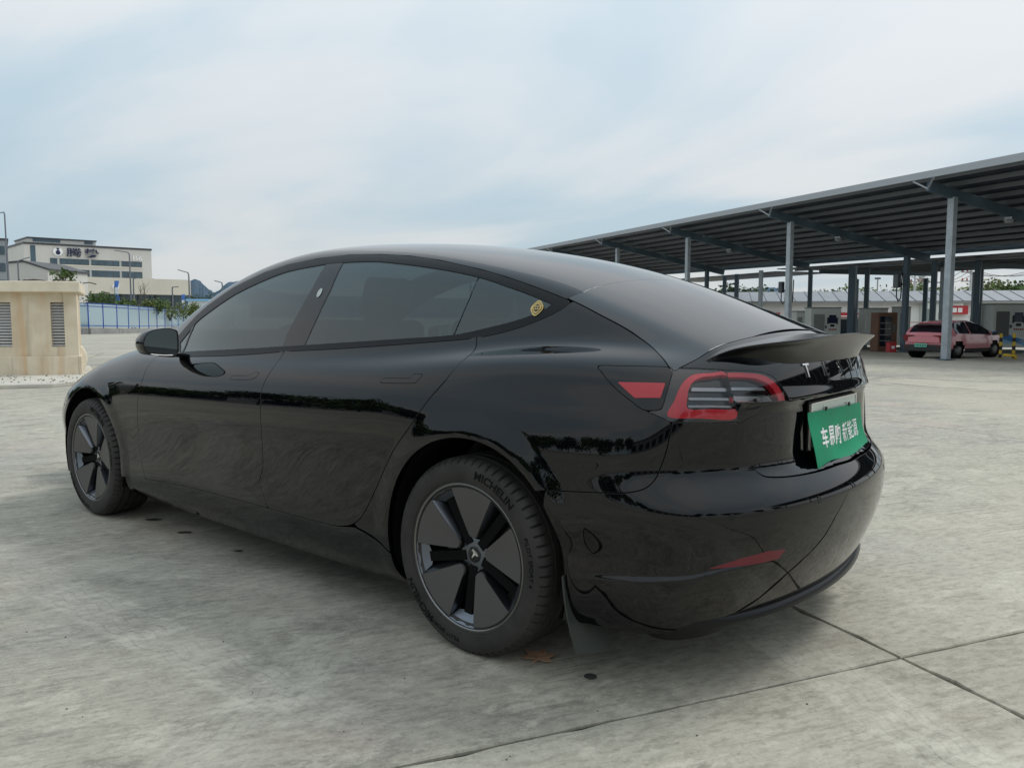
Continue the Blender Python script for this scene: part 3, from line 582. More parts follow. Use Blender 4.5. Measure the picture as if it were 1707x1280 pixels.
# ---------------------------------------------------------------- solar canopy on the right
M_steel=mat('galvanised_column',(.36,.40,.43),rough=.45,metal=.35,noise=(3,.18))
M_beam=mat('canopy_beam_blue_grey',(.075,.115,.145),rough=.5,spec=.4)
M_purlin=mat('canopy_purlin',(.16,.17,.185),rough=.5,metal=.4)
M_pvb=mat('solar_panel_back',(.022,.030,.048),rough=.45,spec=.4)
M_fas=mat('canopy_fascia',(.36,.38,.40),rough=.4,metal=.5)
CO=np.array([14.9,27.2]); CU=np.array([-.33,.944]); CU=CU/np.linalg.norm(CU); CV=np.array([CU[1],-CU[0]]); BAY=8.3; ZT=5.42; SLP=-.19; RISE=.105
def cp(k,v,z): q=CO+CU*BAY*k+CV*v; return E(q[0],q[1],z+RISE*k)
def zr(v): return ZT+SLP*(v+0)
canopy=empty('solar_canopy','long dark solar panel canopy on grey steel columns along the right side','canopy',E(*CO))
_ci=canopy.matrix_world.copy(); bpy.context.view_layer.update(); CI=canopy.matrix_world.inverted()
def cpart(nm,mb,m,**k):
    for i,v in enumerate(mb.V): mb.V[i]=tuple(Vector(v)-canopy.location)
    return mb.build(nm,m,canopy,**k)
VF,VB=-1.35,8.1
for k in range(-4,8):
    for v,nm,mm in ((0,'column',M_steel),(6.6,'column',M_beam)):
        q=CO+CU*BAY*k+CV*v; g=float(gz_ld(q[0],q[1])); p=E(q[0],q[1],g); ang=ATZ(RT*CU[0]+FW*CU[1])
        mb=MB(); ht=zr(v)-.30+RISE*k; mb.box((p.x,p.y,(g+ht)/2),(.26,.20,ht-g),rz=ang); c=cpart(nm,mb,mm,bevel=.015)
        mb=MB(); mb.box((p.x,p.y,g+.012),(.46,.46,.024),rz=ang); 
        for i,x in enumerate(mb.V): mb.V[i]=tuple(Vector(x)-canopy.location)
        mb.build('base_plate',M_beam,c)
    mb=MB(); mb.bar(cp(k,VF+.25,zr(VF+.25)-.20),cp(k,VB-.2,zr(VB-.2)-.22),.16,.34); cpart('beam',mb,M_beam,bevel=.01)
    mb=MB(); a=cp(k,VF+.05,zr(VF)-.02); 
    mb.bar(cp(k-.05,VF+.02,zr(VF)-.06),cp(k,VF+.25,zr(VF)-.34),.05,.05); mb.bar(cp(k+.05,VF+.02,zr(VF)-.06),cp(k,VF+.25,zr(VF)-.34),.05,.05); cpart('edge_bracket',mb,M_fas)
for i,v in enumerate(np.arange(VF+.35,VB,.83)):
    mb=MB(); mb.bar(cp(-4.3,v,zr(v)+.06),cp(7.3,v,zr(v)+.06),.09,.15); cpart('purlin',mb,M_purlin)
mb=MB(); mb.bar(cp(-4.35,VF,zr(VF)+.08),cp(7.35,VF,zr(VF)+.08),.05,.24); cpart('fascia',mb,M_fas,bevel=.008)
mb=MB(); mb.bar(cp(-4.35,VB,zr(VB)+.08),cp(7.35,VB,zr(VB)+.08),.05,.20); cpart('fascia',mb,M_beam,bevel=.008)
# solar modules, one object each, with open slits between them
pw,pd=1.16,2.30; rows=4
pmesh=MB(); ulen=BAY/7; 
ud=vec2(*CU).normalized(); vd=vec2(*CV).normalized(); vd3=Vector((vd.x,vd.y,SLP)).normalized()
MP=Matrix((ud,vd3,ud.cross(vd3))).transposed()
if MP.determinant()<0: MP=Matrix((ud,vd3,-ud.cross(vd3))).transposed()
pmesh.box((0,0,0),(ulen-.035,2.26,.045),M=MP); PM=pmesh.mesh('solar_module',M_pvb)
fm=MB()
for k in range(-4,7):
    for c in range(7):
        for r in range(rows):
            if (k*7+c)*4+r>-9999:
                v=VF+.12+1.13+r*2.33; o=obj('solar_module',PM,None,canopy); o.location=cp(k+(c+.5)/7,v,zr(v)+.17)-canopy.location
# floodlights and junction boxes hanging off the columns
for k,v,s in ((1,2.6,1),(0,2.6,1),(2,2.6,1)):
    p=cp(k,v,zr(v)-.42); mb=MB(); mb.box(p,(.22,.22,.10)); mb.lathe([(.0,-.16),(.10,-.15),(.16,-.06),(.12,-.02),(.0,-.02)],20,'Z',c=p); cpart('canopy_lamp',mb,M_fas,smooth=True,angle=R(30))
for k,v,off in ((1,6.6,.3),(2,6.6,-.32),(2,6.6,.34)):
    q=CO+CU*(BAY*k+off)+CV*6.35; p=E(q[0],q[1],2.75); mb=MB(); mb.box(p,(.30,.22,.62),rz=ATZ(RT*CU[0]+FW*CU[1])); cpart('junction_box',mb,M_purlin,bevel=.02)
    mb=MB(); mb.tube([p+Vector((0,0,-.3)),p+Vector((0,0,-.75)),p+Vector((0,0,-.95))+vd*.12,p+Vector((0,0,-.8))+vd*.26,p+Vector((0,0,.4))+vd*.3],.03,6); cpart('cable',mb,M_plastic,smooth=True)
# ---- second, lower canopy behind
can2=empty('rear_canopy','lower flat canopy on dark columns behind the solar canopy','canopy',E(*(CO+CV*12)))
def c2(nm,mb,m,**k):
    for i,v in enumerate(mb.V): mb.V[i]=tuple(Vector(v)-can2.location)
    return mb.build(nm,m,can2,**k)
for k in range(-1,3):
    for v,mm,w in ((11.2,M_beam,.24),(13.4,M_steel if k in(1,) else M_beam,.2),(16.6,M_beam,.24)):
        if k<0 and v<12: continue
        q=CO+CU*(BAY*k+(2.2 if v>13 and v<14 else 0))+CV*v; g=float(gz_ld(q[0],q[1])); p=E(q[0],q[1],g); mb=MB(); mb.box((p.x,p.y,(g+3.40)/2),(w,w,3.40-g)); c2('column',mb,mm,bevel=.012)
    mb=MB(); mb.bar(cp(k,8.7,3.45),cp(k,17.2,3.45),.14,.24); c2('beam',mb,M_beam)
for v in (9.0,10.8,12.4,14.0,15.6,17.1): mb=MB(); mb.bar(cp(-1.2,v,3.62),cp(2.3,v,3.62),.08,.10); c2('purlin',mb,M_purlin)
for px_,d_,w_ in ((1206,52,.2),(1226,50,.22),(1266,46,.2),(1348,45,.2),(1442,44,.22),(1418,42,.34),(1553,38,.24),(1567,41,.2),(1625,37,.24)):
    q=at(px_,560,d_); g=float(gz(q.x,q.y)); mb=MB(); mb.box((q.x,q.y,(g+3.74)/2),(w_,w_,3.74-g)); c2('column',mb,M_steel if px_ in (1567,1266) else M_beam,bevel=.012)
mb=MB(); p=[cp(2.41,8.3,3.55),cp(4.2,8.3,3.4),cp(4.2,12.5,3.4),cp(2.41,12.5,3.55)]; mb.add(p+[v+Vector((0,0,.05)) for v in p],[(3,2,1,0),(4,5,6,7),(0,1,5,4),(1,2,6,5),(2,3,7,6),(3,0,4,7)]); c2('roof_sheet',mb,M_pvb)
mb=MB(); p=[cp(-1.3,8.3,3.70),cp(2.4,8.3,3.70),cp(2.4,17.4,3.70),cp(-1.3,17.4,3.70)]; mb.add(p+[v+Vector((0,0,.05)) for v in p],[(3,2,1,0),(4,5,6,7),(0,1,5,4),(1,2,6,5),(2,3,7,6),(3,0,4,7)]); c2('roof_sheet',mb,M_pvb)
# ---------------------------------------------------------------- the black sedan
FT={k:np.array(v) for k,v in FEAT.items()}
CR=np.array([-.30,0,.62])
def PR(P):
    q=P-CR; rho=np.hypot(q[:,0],q[:,1]); return np.stack([np.arctan2(q[:,1],-q[:,0]),np.arctan2(q[:,2],rho)],1)
def PS(P): return P[:,[0,2]]
def patch_side(x0,x1,z0,z1,h,f=None):
    nx=int((x1-x0)/h)+1; nz=int((z1-z0)/h)+1; X,Z=np.meshgrid(np.linspace(x0,x1,nx),np.linspace(z0,z1,nz),indexing='ij')
    O=np.stack([X.ravel(),np.zeros(X.size),Z.ravel()],1); D=np.tile([0,1.,0],(X.size,1)); P,ok=shoot(O,D,1.02,.45,18,f); return fin(P,nx,nz,ok)
def patch_tube(x0,x1,t0,t1,hx,nt,zc=.72):
    nx=int((x1-x0)/hx)+1; X,T=np.meshgrid(np.linspace(x0,x1,nx),np.linspace(t0,t1,nt),indexing='ij'); X=X.ravel();T=T.ravel()
    O=np.stack([X,0*X,0*X+zc],1); D=np.stack([0*T,np.cos(T),np.sin(T)],1); P,ok=shoot(O,D,1.05,.15,26); return fin(P,nx,nt,ok)
def patch_sph(C,a0,a1,na,e0,e1,ne,t0=1.35,t1=.2,sx=-1,f=None,n=30):
    els=ne if hasattr(ne,'__len__') else np.linspace(e0,e1,ne); ne=len(els); A,E=np.meshgrid(np.linspace(a0,a1,na),els,indexing='ij'); A=A.ravel();E=E.ravel()
    D=np.stack([sx*np.cos(E)*np.cos(A),np.cos(E)*np.sin(A),np.sin(E)],1); P,ok=shoot(np.array(C,float),D,t0,t1,n,f); return fin(P,na,ne,ok,f)
def patch_top(x0,x1,y0,y1,h):
    nx=int((x1-x0)/h)+1; ny=int((y1-y0)/h)+1; X,Y=np.meshgrid(np.linspace(x0,x1,nx),np.linspace(y0,y1,ny),indexing='ij')
    O=np.stack([X.ravel(),Y.ravel(),np.zeros(X.size)],1); D=np.tile([0,0,1.],(X.size,1)); P,ok=shoot(O,D,1.5,.4,30); return fin(P,nx,ny,ok)
def fin(P,nu,nv,ok,f=None):
    N=body_n(P,f=f); F=grid_faces(nu,nv,ok); return P,N,orient(P,N,F)
def trim(base,conds,off=0.0):
    V,N,F=base
    for c in conds:
        d=c(V)
        V,N,F=clip(V,N,F,d)
        if len(F)==0: break
    if off: V=V+N*off
    return V,N,F
def panel(name,tri,m,parent,mirror=True,depth=.02,r=.0015,sub=None):
    V,N,F=tri
    if len(F)==0: print('EMPTY PANEL',name); return None
    V,N,F=rim(V,N,F,depth,r) if depth else (V,N,F)
    o=obj(name,meshd(name,V,F,N,m=m),None,parent)
    if mirror:
        V2=V*[1,-1,1];N2=N*[1,-1,1]; o2=obj(name,meshd(name,V2,F[:,::-1],N2,m=m),None,parent); return o,o2
    return o
def inpoly(proj,poly,inset=0.0,scale=None):
    poly=np.asarray(poly)
    def fn(V):
        q=proj(V); d=sdpoly(q,poly)
        if scale: d=d*np.linalg.norm(V-CR,axis=1)
        return d-inset
    return fn
def outpoly(proj,poly,inset=0.0,scale=None):
    g=inpoly(proj,poly,0,scale); return lambda V:-g(V)-inset
AX,AZ,AR=-.012,.342,.378
FX,FZ,FR=2.875,.342,.372
def arch(V): return np.hypot(V[:,0]-AX,V[:,2]-AZ)-AR
def archf(V): return np.hypot(V[:,0]-FX,V[:,2]-FZ)-FR
G=.0022   # half a shut line
# ---- materials
M_paint=mat('black_paint',(.0012,.0014,.0022),rough=.5,spec=.0,coat=1.0,coat_rough=.006,ior=1.5)
M_paint.node_tree.nodes['Principled BSDF'].inputs['Coat IOR'].default_value=1.50
M_blackgloss=mat('gloss_black_trim',(.006,.006,.007),rough=.10,spec=.5)
M_satin=mat('satin_black_trim',(.005,.005,.006),rough=.22,spec=.35)
M_glass=glassy('tinted_glass',(.17,.21,.215),boost=2.1,refl=(.92,1,1))
M_roofglass=mat('dark_glass_roof',(.004,.005,.006),rough=.5,spec=.0,coat=1.0,coat_rough=.02)
M_roofglass.node_tree.nodes['Principled BSDF'].inputs['Coat IOR'].default_value=1.75
# ---- base patches
def fine(a,b,h,spans,hf):
    g=[np.arange(a,b+h,h)]+[np.arange(p,q,hf) for p,q in spans]; g=np.unique(np.round(np.concatenate(g),5)); k=[g[0]]
    for v in g[1:]:
        if v-k[-1]>hf*.55: k.append(v)
    return np.array(k)
def patch_side2(xs,zs):
    X,Z=np.meshgrid(xs,zs,indexing='ij'); O=np.stack([X.ravel(),np.zeros(X.size),Z.ravel()],1); D=np.tile([0,1.,0],(X.size,1)); P,ok=shoot(O,D,1.02,.45,18); return fin(P,len(xs),len(zs),ok)
B_side=patch_side2(fine(0,2.5,.0095,[(.18,.42),(1.165,1.41)],.003),fine(.13,1.1,.0095,[(.825,.92)],.003))
B_tube=patch_tube(-.40,2.62,R(8),R(92),.011,92)
B_rear=patch_sph(CR,R(-2),R(140),250,R(-38),R(62),190)
car=empty('black_sedan','glossy black four-door electric sedan parked in the foreground, seen from its rear left','car')
# seams as curves
fs=csm(FT['front_seam']); ms=csm(FT['mid_seam']); rs=csm(FT['rear_seam']); tl=csm(FT['trim_low']); tu=FT['trim_up']; sl=csm(FT['sill_seam'])
def xz(a): return a[:,[0,2]]
def cut_x(c,x0,x1):
    return c[(c[:,0]>x0)&(c[:,0]<x1)]
poly_fdoor=np.concatenate([xz(fs),xz(cut_x(sl,ms[-1,0]+.01,fs[-1,0]-.01)),xz(ms[::-1]),xz(cut_x(tl,ms[0,0]+.01,2.3))[::-1]])
hf_=xz(csm(FT['handle_f'],4,True)); hr_=xz(csm(FT['handle_r'],4,True))
fd=panel('front_door',trim(B_side,[inpoly(PS,poly_fdoor,G),outpoly(PS,hf_,.0012)]),M_paint,car)
poly_rdoor=np.concatenate([xz(ms),xz(cut_x(sl,rs[-1,0]+.01,ms[-1,0]-.01)),xz(rs[::-1]),xz(cut_x(tl,rs[0,0]+.005,ms[0,0]-.01))[::-1]])
rd=panel('rear_door',trim(B_side,[inpoly(PS,poly_rdoor,G),outpoly(PS,hr_,.0012)]),M_paint,car)
for d_,h_ in ((fd,hf_),(rd,hr_)):
    V,N,F=trim(B_side,[inpoly(PS,h_,.0012)],.0004); V,N,F=rim(V,N,F,.012,.0008)
    obj('door_handle',meshd('door_handle',V,F,N,m=M_paint),None,d_[0]); obj('door_handle',meshd('door_handle',V*[1,-1,1],F[:,::-1],N*[1,-1,1],m=M_paint),None,d_[1])
# ---- sill
poly_sill=np.array([(2.47,.262)]+[tuple(p) for p in xz(sl)]+[(.56,.3262),(.50,.3155),(.42,.2938),(.34,.258),(.30,.150),(2.47,.150)])
panel('side_skirt',trim(B_side,[inpoly(PS,poly_sill,.0018),arch,archf]),M_paint,car)
# ---- windows
S_tu=Spl([(p[0],p[2]) for p in tu if p[0]<2.25][::2]+[(2.32,.93)]) if False else None
glass_poly=np.concatenate([xz(csm(FT['glass_up'])),xz(csm(FT['glass_low']))[::-1]])
dlo_poly=np.concatenate([xz(csm(tu)),xz(tl)[::-1]])
def line_x(k):
    c=FT[k][np.argsort(FT[k][:,2])]; return lambda V:V[:,0]-np.interp(V[:,2],c[:,2],c[:,0])
lb,l1,l2,l3=line_x('tri_bar'),line_x('b_front'),line_x('b_back'),line_x('q_front')
ing=inpoly(PS,glass_poly,.0012)
left=lambda V:V[:,1]-.2
M_wtrim=mat('window_trim_black',(.004,.004,.0045),rough=.42,spec=.22)
panel('window_trim',trim(B_tube,[left,inpoly(PS,dlo_poly,.0012),outpoly(PS,glass_poly,.0)]),M_wtrim,car,depth=.012)
panel('door_pillar_trim',trim(B_tube,[left,ing,lambda V:-l1(V)-.001,lambda V:l2(V)-.001],-.001),M_blackgloss,car,depth=.006)
for nm,cs in (('front_quarter_window',[lambda V:lb(V)-.012]),('front_window',[lambda V:-lb(V)-.004,lambda V:l1(V)-.0025]),('rear_side_window',[lambda V:-l2(V)-.0025,lambda V:l3(V)-.0025]),('rear_quarter_window',[lambda V:-l3(V)-.0025])):
    panel(nm,trim(B_tube,[left,ing]+cs,-.003),M_glass,car,depth=.004,r=.0004)
panel('window_frit',trim(B_tube,[left,ing,lambda V:-l3(V)-.004,outpoly(PS,xz(csm(FT['q_clear'],4,True)),0)],-.006),M_blackgloss,car,depth=.0)
panel('window_divider',trim(B_tube,[left,ing,lambda V:-lb(V)+.012,lambda V:lb(V)+.004]),M_satin,car,depth=.01)
# ---- roof rail, roof glass, windscreen
tuo=tu[np.argsort(tu[:,0])]
ztu=lambda x:np.interp(x,tuo[:,0],tuo[:,2])
ye_pts=[(-.45,.60),(-.2223,.5573),(-.1346,.5514),(.0,.5590),(.0781,.5620),(.3385,.5560),(.62,.5500),(1.0,.540),(1.4,.520),(1.7,.520),(2.0,.545),(2.3,.60),(2.6,.66)]
YE=Spl(ye_pts)
re_=FT['rail_end']
def rail_end(V):   # ahead of the rail end line, in plan
    return V[:,0]-np.interp(V[:,1],[.5573,.5939,.6209],[-.2223,-.2053,-.1835])
panel('roof_rail',trim(B_tube,[left,lambda V:V[:,2]-np.maximum(ztu(V[:,0]),.93)-G,lambda V:V[:,1]-YE(V[:,0])-G*.6,lambda V:rail_end(V)-.001]),M_paint,car)
RBX=lambda V:np.interp(np.abs(V[:,1]),[0,.5573,.5939,.6209],[-.235,-.2225,-.2053,-.1835])
B_top=patch_top(-.72,2.75,-.72,.72,.012)
ysym=lambda V:np.abs(V[:,1])
panel('roof_glass',trim(B_top,[lambda V:YE(V[:,0])-ysym(V)-G*.6,lambda V:1.50-.10*V[:,1]**2-V[:,0],lambda V:V[:,0]-RBX(V)-.0012]),M_roofglass,car,mirror=False)
panel('windscreen',trim(B_top,[lambda V:YE(V[:,0])-ysym(V)-G,lambda V:V[:,0]-1.506+.10*V[:,1]**2,lambda V:2.60-.42*V[:,1]**2-V[:,0]]),M_glass,car,mirror=False,depth=.005)
# ---- rear screen
sc_=csm(FT['seam_c'])
ysc=lambda x:np.interp(x,sc_[::-1,0],sc_[::-1,1])
RWB=lambda y:-.735+.12*y*y+.15*y**6
panel('rear_window',trim(B_top,[lambda V:ysc(V[:,0])-ysym(V)-.003,lambda V:RBX(V)-.0012-V[:,0],lambda V:V[:,0]-RWB(V[:,1])]),M_roofglass,car,mirror=False)
# ---- quarter panel, charge port, lamps
def pr(k): return PR(csm(FT[k]) if not isinstance(k,np.ndarray) else k)
port=PR(csm(FT['port'],4,True))
tl_q=tl[tl[:,0]<rs[0,0]-.004]
quarter=np.concatenate([PR(rs[::-1]),PR(tl_q),PR(sc_),PR(csm(FT['port'][3:9])),PR(csm(FT['lamp_low'][:4])),PR(csm(FT['bumper_seam'])[::-1]),PR(np.array([[-.20,.92,.56],[.0,.93,.50],[.30,.92,.20],[.34,.92,.254],[.42,.92,.2925],[.50,.92,.3145],[.565,.92,.327]]))])
PQ=dict(scale=True)
panel('rear_quarter_panel',trim(B_rear,[inpoly(PR,quarter,G,True),outpoly(PR,port,G*.8,True),arch]),M_paint,car)
panel('charge_port_door',trim(B_rear,[inpoly(PR,port,G*.8,True)]),M_satin if False else M_paint,car)
lamp_o=np.concatenate([PR(csm(FT['lamp_top'][:4])),PR(csm(FT['lamp_split'])),PR(csm(FT['lamp_low']))[::-1],PR(csm(FT['port'][3:10]))[::-1]])
lamp_i=np.concatenate([PR(csm(FT['lamp_top'][3:])),PR(csm(FT['lamp_inlow']))[::-1],PR(FT['lamp_split'][:2])[::-1]])
for nm,pl in (('tail_lamp',lamp_o),('trunk_tail_lamp',lamp_i)):
    panel(nm,trim(B_rear,[inpoly(PR,pl,.0015,True)]),M_blackgloss,car)
# ---- bumper
def PRs(P): return PR(P*[1,0,1]+np.abs(P)*[0,1,0])
bs=PR(csm(FT['bumper_seam'])); ll=PR(csm(FT['lamp_low'][3:])); ls=PR(csm(FT['lid_side'])); ls=np.concatenate([ls[ls[:,0]>.16],[(.0,ls[-1,1]-.004)]])
top=np.concatenate([bs,ll,ls])
bot=PR(np.array([[-.86,0,.215],[-.83,.30,.215],[-.74,.55,.21],[-.62,.74,.20],[-.45,.84,.19],[-.30,.86,.19]]))
poly_b=np.concatenate([[(R(-5),top[-1,1])],top[::-1],[(R(88),bs[0,1]),(R(90),bot[-1,1])],bot[::-1],[(R(-5),bot[0,1])]])
B_bump=patch_sph(CR,R(-92),R(92),330,0,0,np.radians(np.concatenate([np.linspace(-40,-23,32),np.linspace(-22.8,-10,72),np.linspace(-9.6,25,70)])),f=bump_f)
bumper=panel('rear_bumper',trim(B_bump,[inpoly(PRs,poly_b,G,True),arch]),M_paint,car,mirror=False)
# ---- trunk lid
lid=np.concatenate([PR(sc_[sc_[:,0]<-.42]),PR(csm(FT['lamp_top'][:4])),PR(csm(FT['lamp_split'])),ls,[(R(-5),ls[-1,1]),(R(-5),R(58))],PR(np.array([[-.45,.3,1.13],[-.43,.60,1.075]]))])
B_lid=patch_sph((-.35,0,.92),R(-112),R(112),270,R(-50),R(75),200,t0=.95,t1=.05,f=lid_f)
trunk=panel('trunk_lid',trim(B_lid,[inpoly(PRs,lid,G,True),outpoly(PRs,lamp_i,.001,True),lambda V:RWB(V[:,1])-V[:,0]-.004]),M_paint,car,mirror=False)
# ---- front: fender, bonnet, bumper
B_fr=patch_sph((2.85,0,.45),R(30),R(150),190,R(-25),R(60),110,sx=1)
fsx=line_x('front_seam')
YH=lambda x:np.interp(x,[2.0,2.3,2.7,3.1,3.4,3.6],[.74,.725,.71,.68,.62,.50])
panel('front_fender',trim(B_fr,[lambda V:fsx(V)-G,lambda V:V[:,1]-YH(V[:,0])-G,archf,lambda V:3.33-.25*(V[:,2]-.6)-V[:,0],lambda V:V[:,2]-np.interp(V[:,0],[2.1,2.31,2.5],[.30,.275,.262])]),M_paint,car)
B_hd=patch_top(2.05,3.66,-.80,.80,.015)
panel('bonnet',trim(B_hd,[lambda V:YH(V[:,0])-ysym(V)-G,lambda V:V[:,0]-(2.606-.42*V[:,1]**2),lambda V:3.60-.5*V[:,1]**2-V[:,0]]),M_paint,car,mirror=False)
B_fb=patch_sph((2.95,0,.50),R(-2),R(80),110,R(-40),R(50),80,sx=1)
panel('front_bumper',trim(B_fb,[lambda V:np.maximum(V[:,0]-(3.34-.25*(V[:,2]-.6)),0)-.0+np.minimum(V[:,0]-(3.34-.25*(V[:,2]-.6)),0),lambda V:np.maximum(ysym(V)-YH(V[:,0])-G,V[:,0]-3.605+.5*V[:,1]**2),archf,lambda V:V[:,2]-.17,lambda V:V[:,1]+.0001]),M_paint,car,depth=0)
# ---------------------------------------------------------------- lettering
def text_mesh(s,size=1.0,extrude=.0,align='CENTER',bold=0.0):
    """text as a triangle soup (V,F) lying in xy"""
    c=bpy.data.curves.new('lettering','FONT'); c.body=s; c.size=size; c.extrude=extrude; c.align_x=align; c.align_y='CENTER'; c.resolution_u=3; c.offset=bold
    o=bpy.data.objects.new('lettering',c); COL.objects.link(o); bpy.context.view_layer.update()
    me=bpy.data.meshes.new_from_object(o.evaluated_get(bpy.context.evaluated_depsgraph_get()))
    V=np.array([tuple(v.co) for v in me.vertices]).reshape(-1,3); F=[tuple(p.vertices) for p in me.polygons]
    bpy.data.objects.remove(o); bpy.data.curves.remove(c); bpy.data.meshes.remove(me)
    return V,F
# ---------------------------------------------------------------- wheels
M_tyre=mat('tyre_rubber',(.027,.025,.023),rough=.66,spec=.35,noise=(9,.45),bump=(260,.15,.001))
M_tyretxt=mat('tyre_lettering',(.004,.004,.004),rough=.75,spec=.15)
M_cover=mat('wheel_cover_grey',(.070,.066,.063),rough=.46,spec=.45,bump=(500,.05,.0006))
M_spoke=mat('wheel_spoke_slate',(.17,.185,.21),rough=.34,spec=.5,metal=1.0)
M_ringsil=mat('wheel_ring_silver',(.19,.19,.19),rough=.22,metal=1.0)
M_disc=mat('brake_disc_steel',(.20,.19,.18),rough=.4,metal=1.0)
M_chrome=mat('chrome',(.75,.75,.76),rough=.12,metal=1.0)
def tyre_mesh():
    prof=[(.222,.096),(.232,.104),(.243,.1105),(.246,.1105),(.249,.1125),(.2515,.1120),(.253,.1142),(.262,.1168),(.280,.1185),(.296,.1168),(.306,.1130),(.309,.1125),(.3135,.1085),(.3215,.1005),(.3265,.0905),(.3290,.079)]
    n=448
    rows=[(r,h,0) for r,h in prof]
    hs=[]
    cur=.079
    for g in (.060,.021,-.021,-.060):
        rows+=[(.3296,g+.0052,2),(.3220,g+.0040,3),(.3220,g-.0040,3),(.3296,g-.0052,2)]
    rows+=[(r,-h,0) for r,h in prof[::-1]]
    m=len(rows); V=[];N=None;F=[]
    for k in range(n):
        a=2*math.pi*k/n
        for (r,h,t) in rows:
            rr=r; 
            ph=(k+ (3 if h<0 else 0))%7
            if t==0 and r>.3105 and ph==0: rr=r-.0085*min(1,(r-.3095)/.005)
            # finer cuts on the ribs
            x,z=rr*math.cos(a),rr*math.sin(a)
            if z<-.318:
                z=-.318-(-.318-z)*.80       # flat spot under load
            V.append((x,h*(1.0 if z>-.25 else 1+.012*(-z-.25)/.08),z))
        for i in range(m-1):
            F.append((k*m+i,((k+1)%n)*m+i,((k+1)%n)*m+i+1,k*m+i+1))
    me=meshd('tyre',V,F,smooth=True,m=M_tyre); me.set_sharp_from_angle(angle=R(38)); return me
def arc_text(s,size,r,a0,depth,flip=False,spread=1.0,bold=0.0):
    """lettering bent round a tyre wall at radius r, centred at angle a0 (degrees), standing outwards"""
    V,F=text_mesh(s,size,.0006,bold=bold); V=V.copy(); out=[]
    for x,y,z in V:
        a=R(a0)+ (x*spread/r); rr=r+y
        out.append((rr*math.cos(a),depth+z,rr*math.sin(a)))
    return out,F
def petal(cen):
    """one flat blade of the wheel cover: narrow at the hub, wide at the rim"""
    out=[]; r0,r1=.062,.231
    P=[]
    for t in np.linspace(0,1,9): P.append((r1*1.0,-22.3+44.6*t))
    sideL=[(r0+(r1-r0)*t,) for t in np.linspace(1,0,8)]
    def edge(sgn,rows):
        return rows
    inner=[(.068,12.5),(.062,6),(.061,-6),(.068,-12.5)]
    # straight flanks between rim corner and hub corner
    def cart(r,a): return (r*math.cos(R(cen+a)),r*math.sin(R(cen+a)))
    pts=[cart(r,a) for r,a in P]
    b0=np.array(cart(r1,22.3)); b1=np.array(cart(.068,13.5)); c0=np.array(cart(.068,-13.5)); c1=np.array(cart(r1,-22.3))
    pts+= [tuple(b0+(b1-b0)*t) for t in np.linspace(.12,1,8)]+[cart(.0615,7),cart(.0605,0),cart(.0615,-7)]+[tuple(c0+(c1-c0)*t) for t in np.linspace(0,.88,8)]
    return pts
def dish(x,z): 
    r=math.hypot(x,z); return -.026*max(0,1-(r-.06)/.165)**1.15
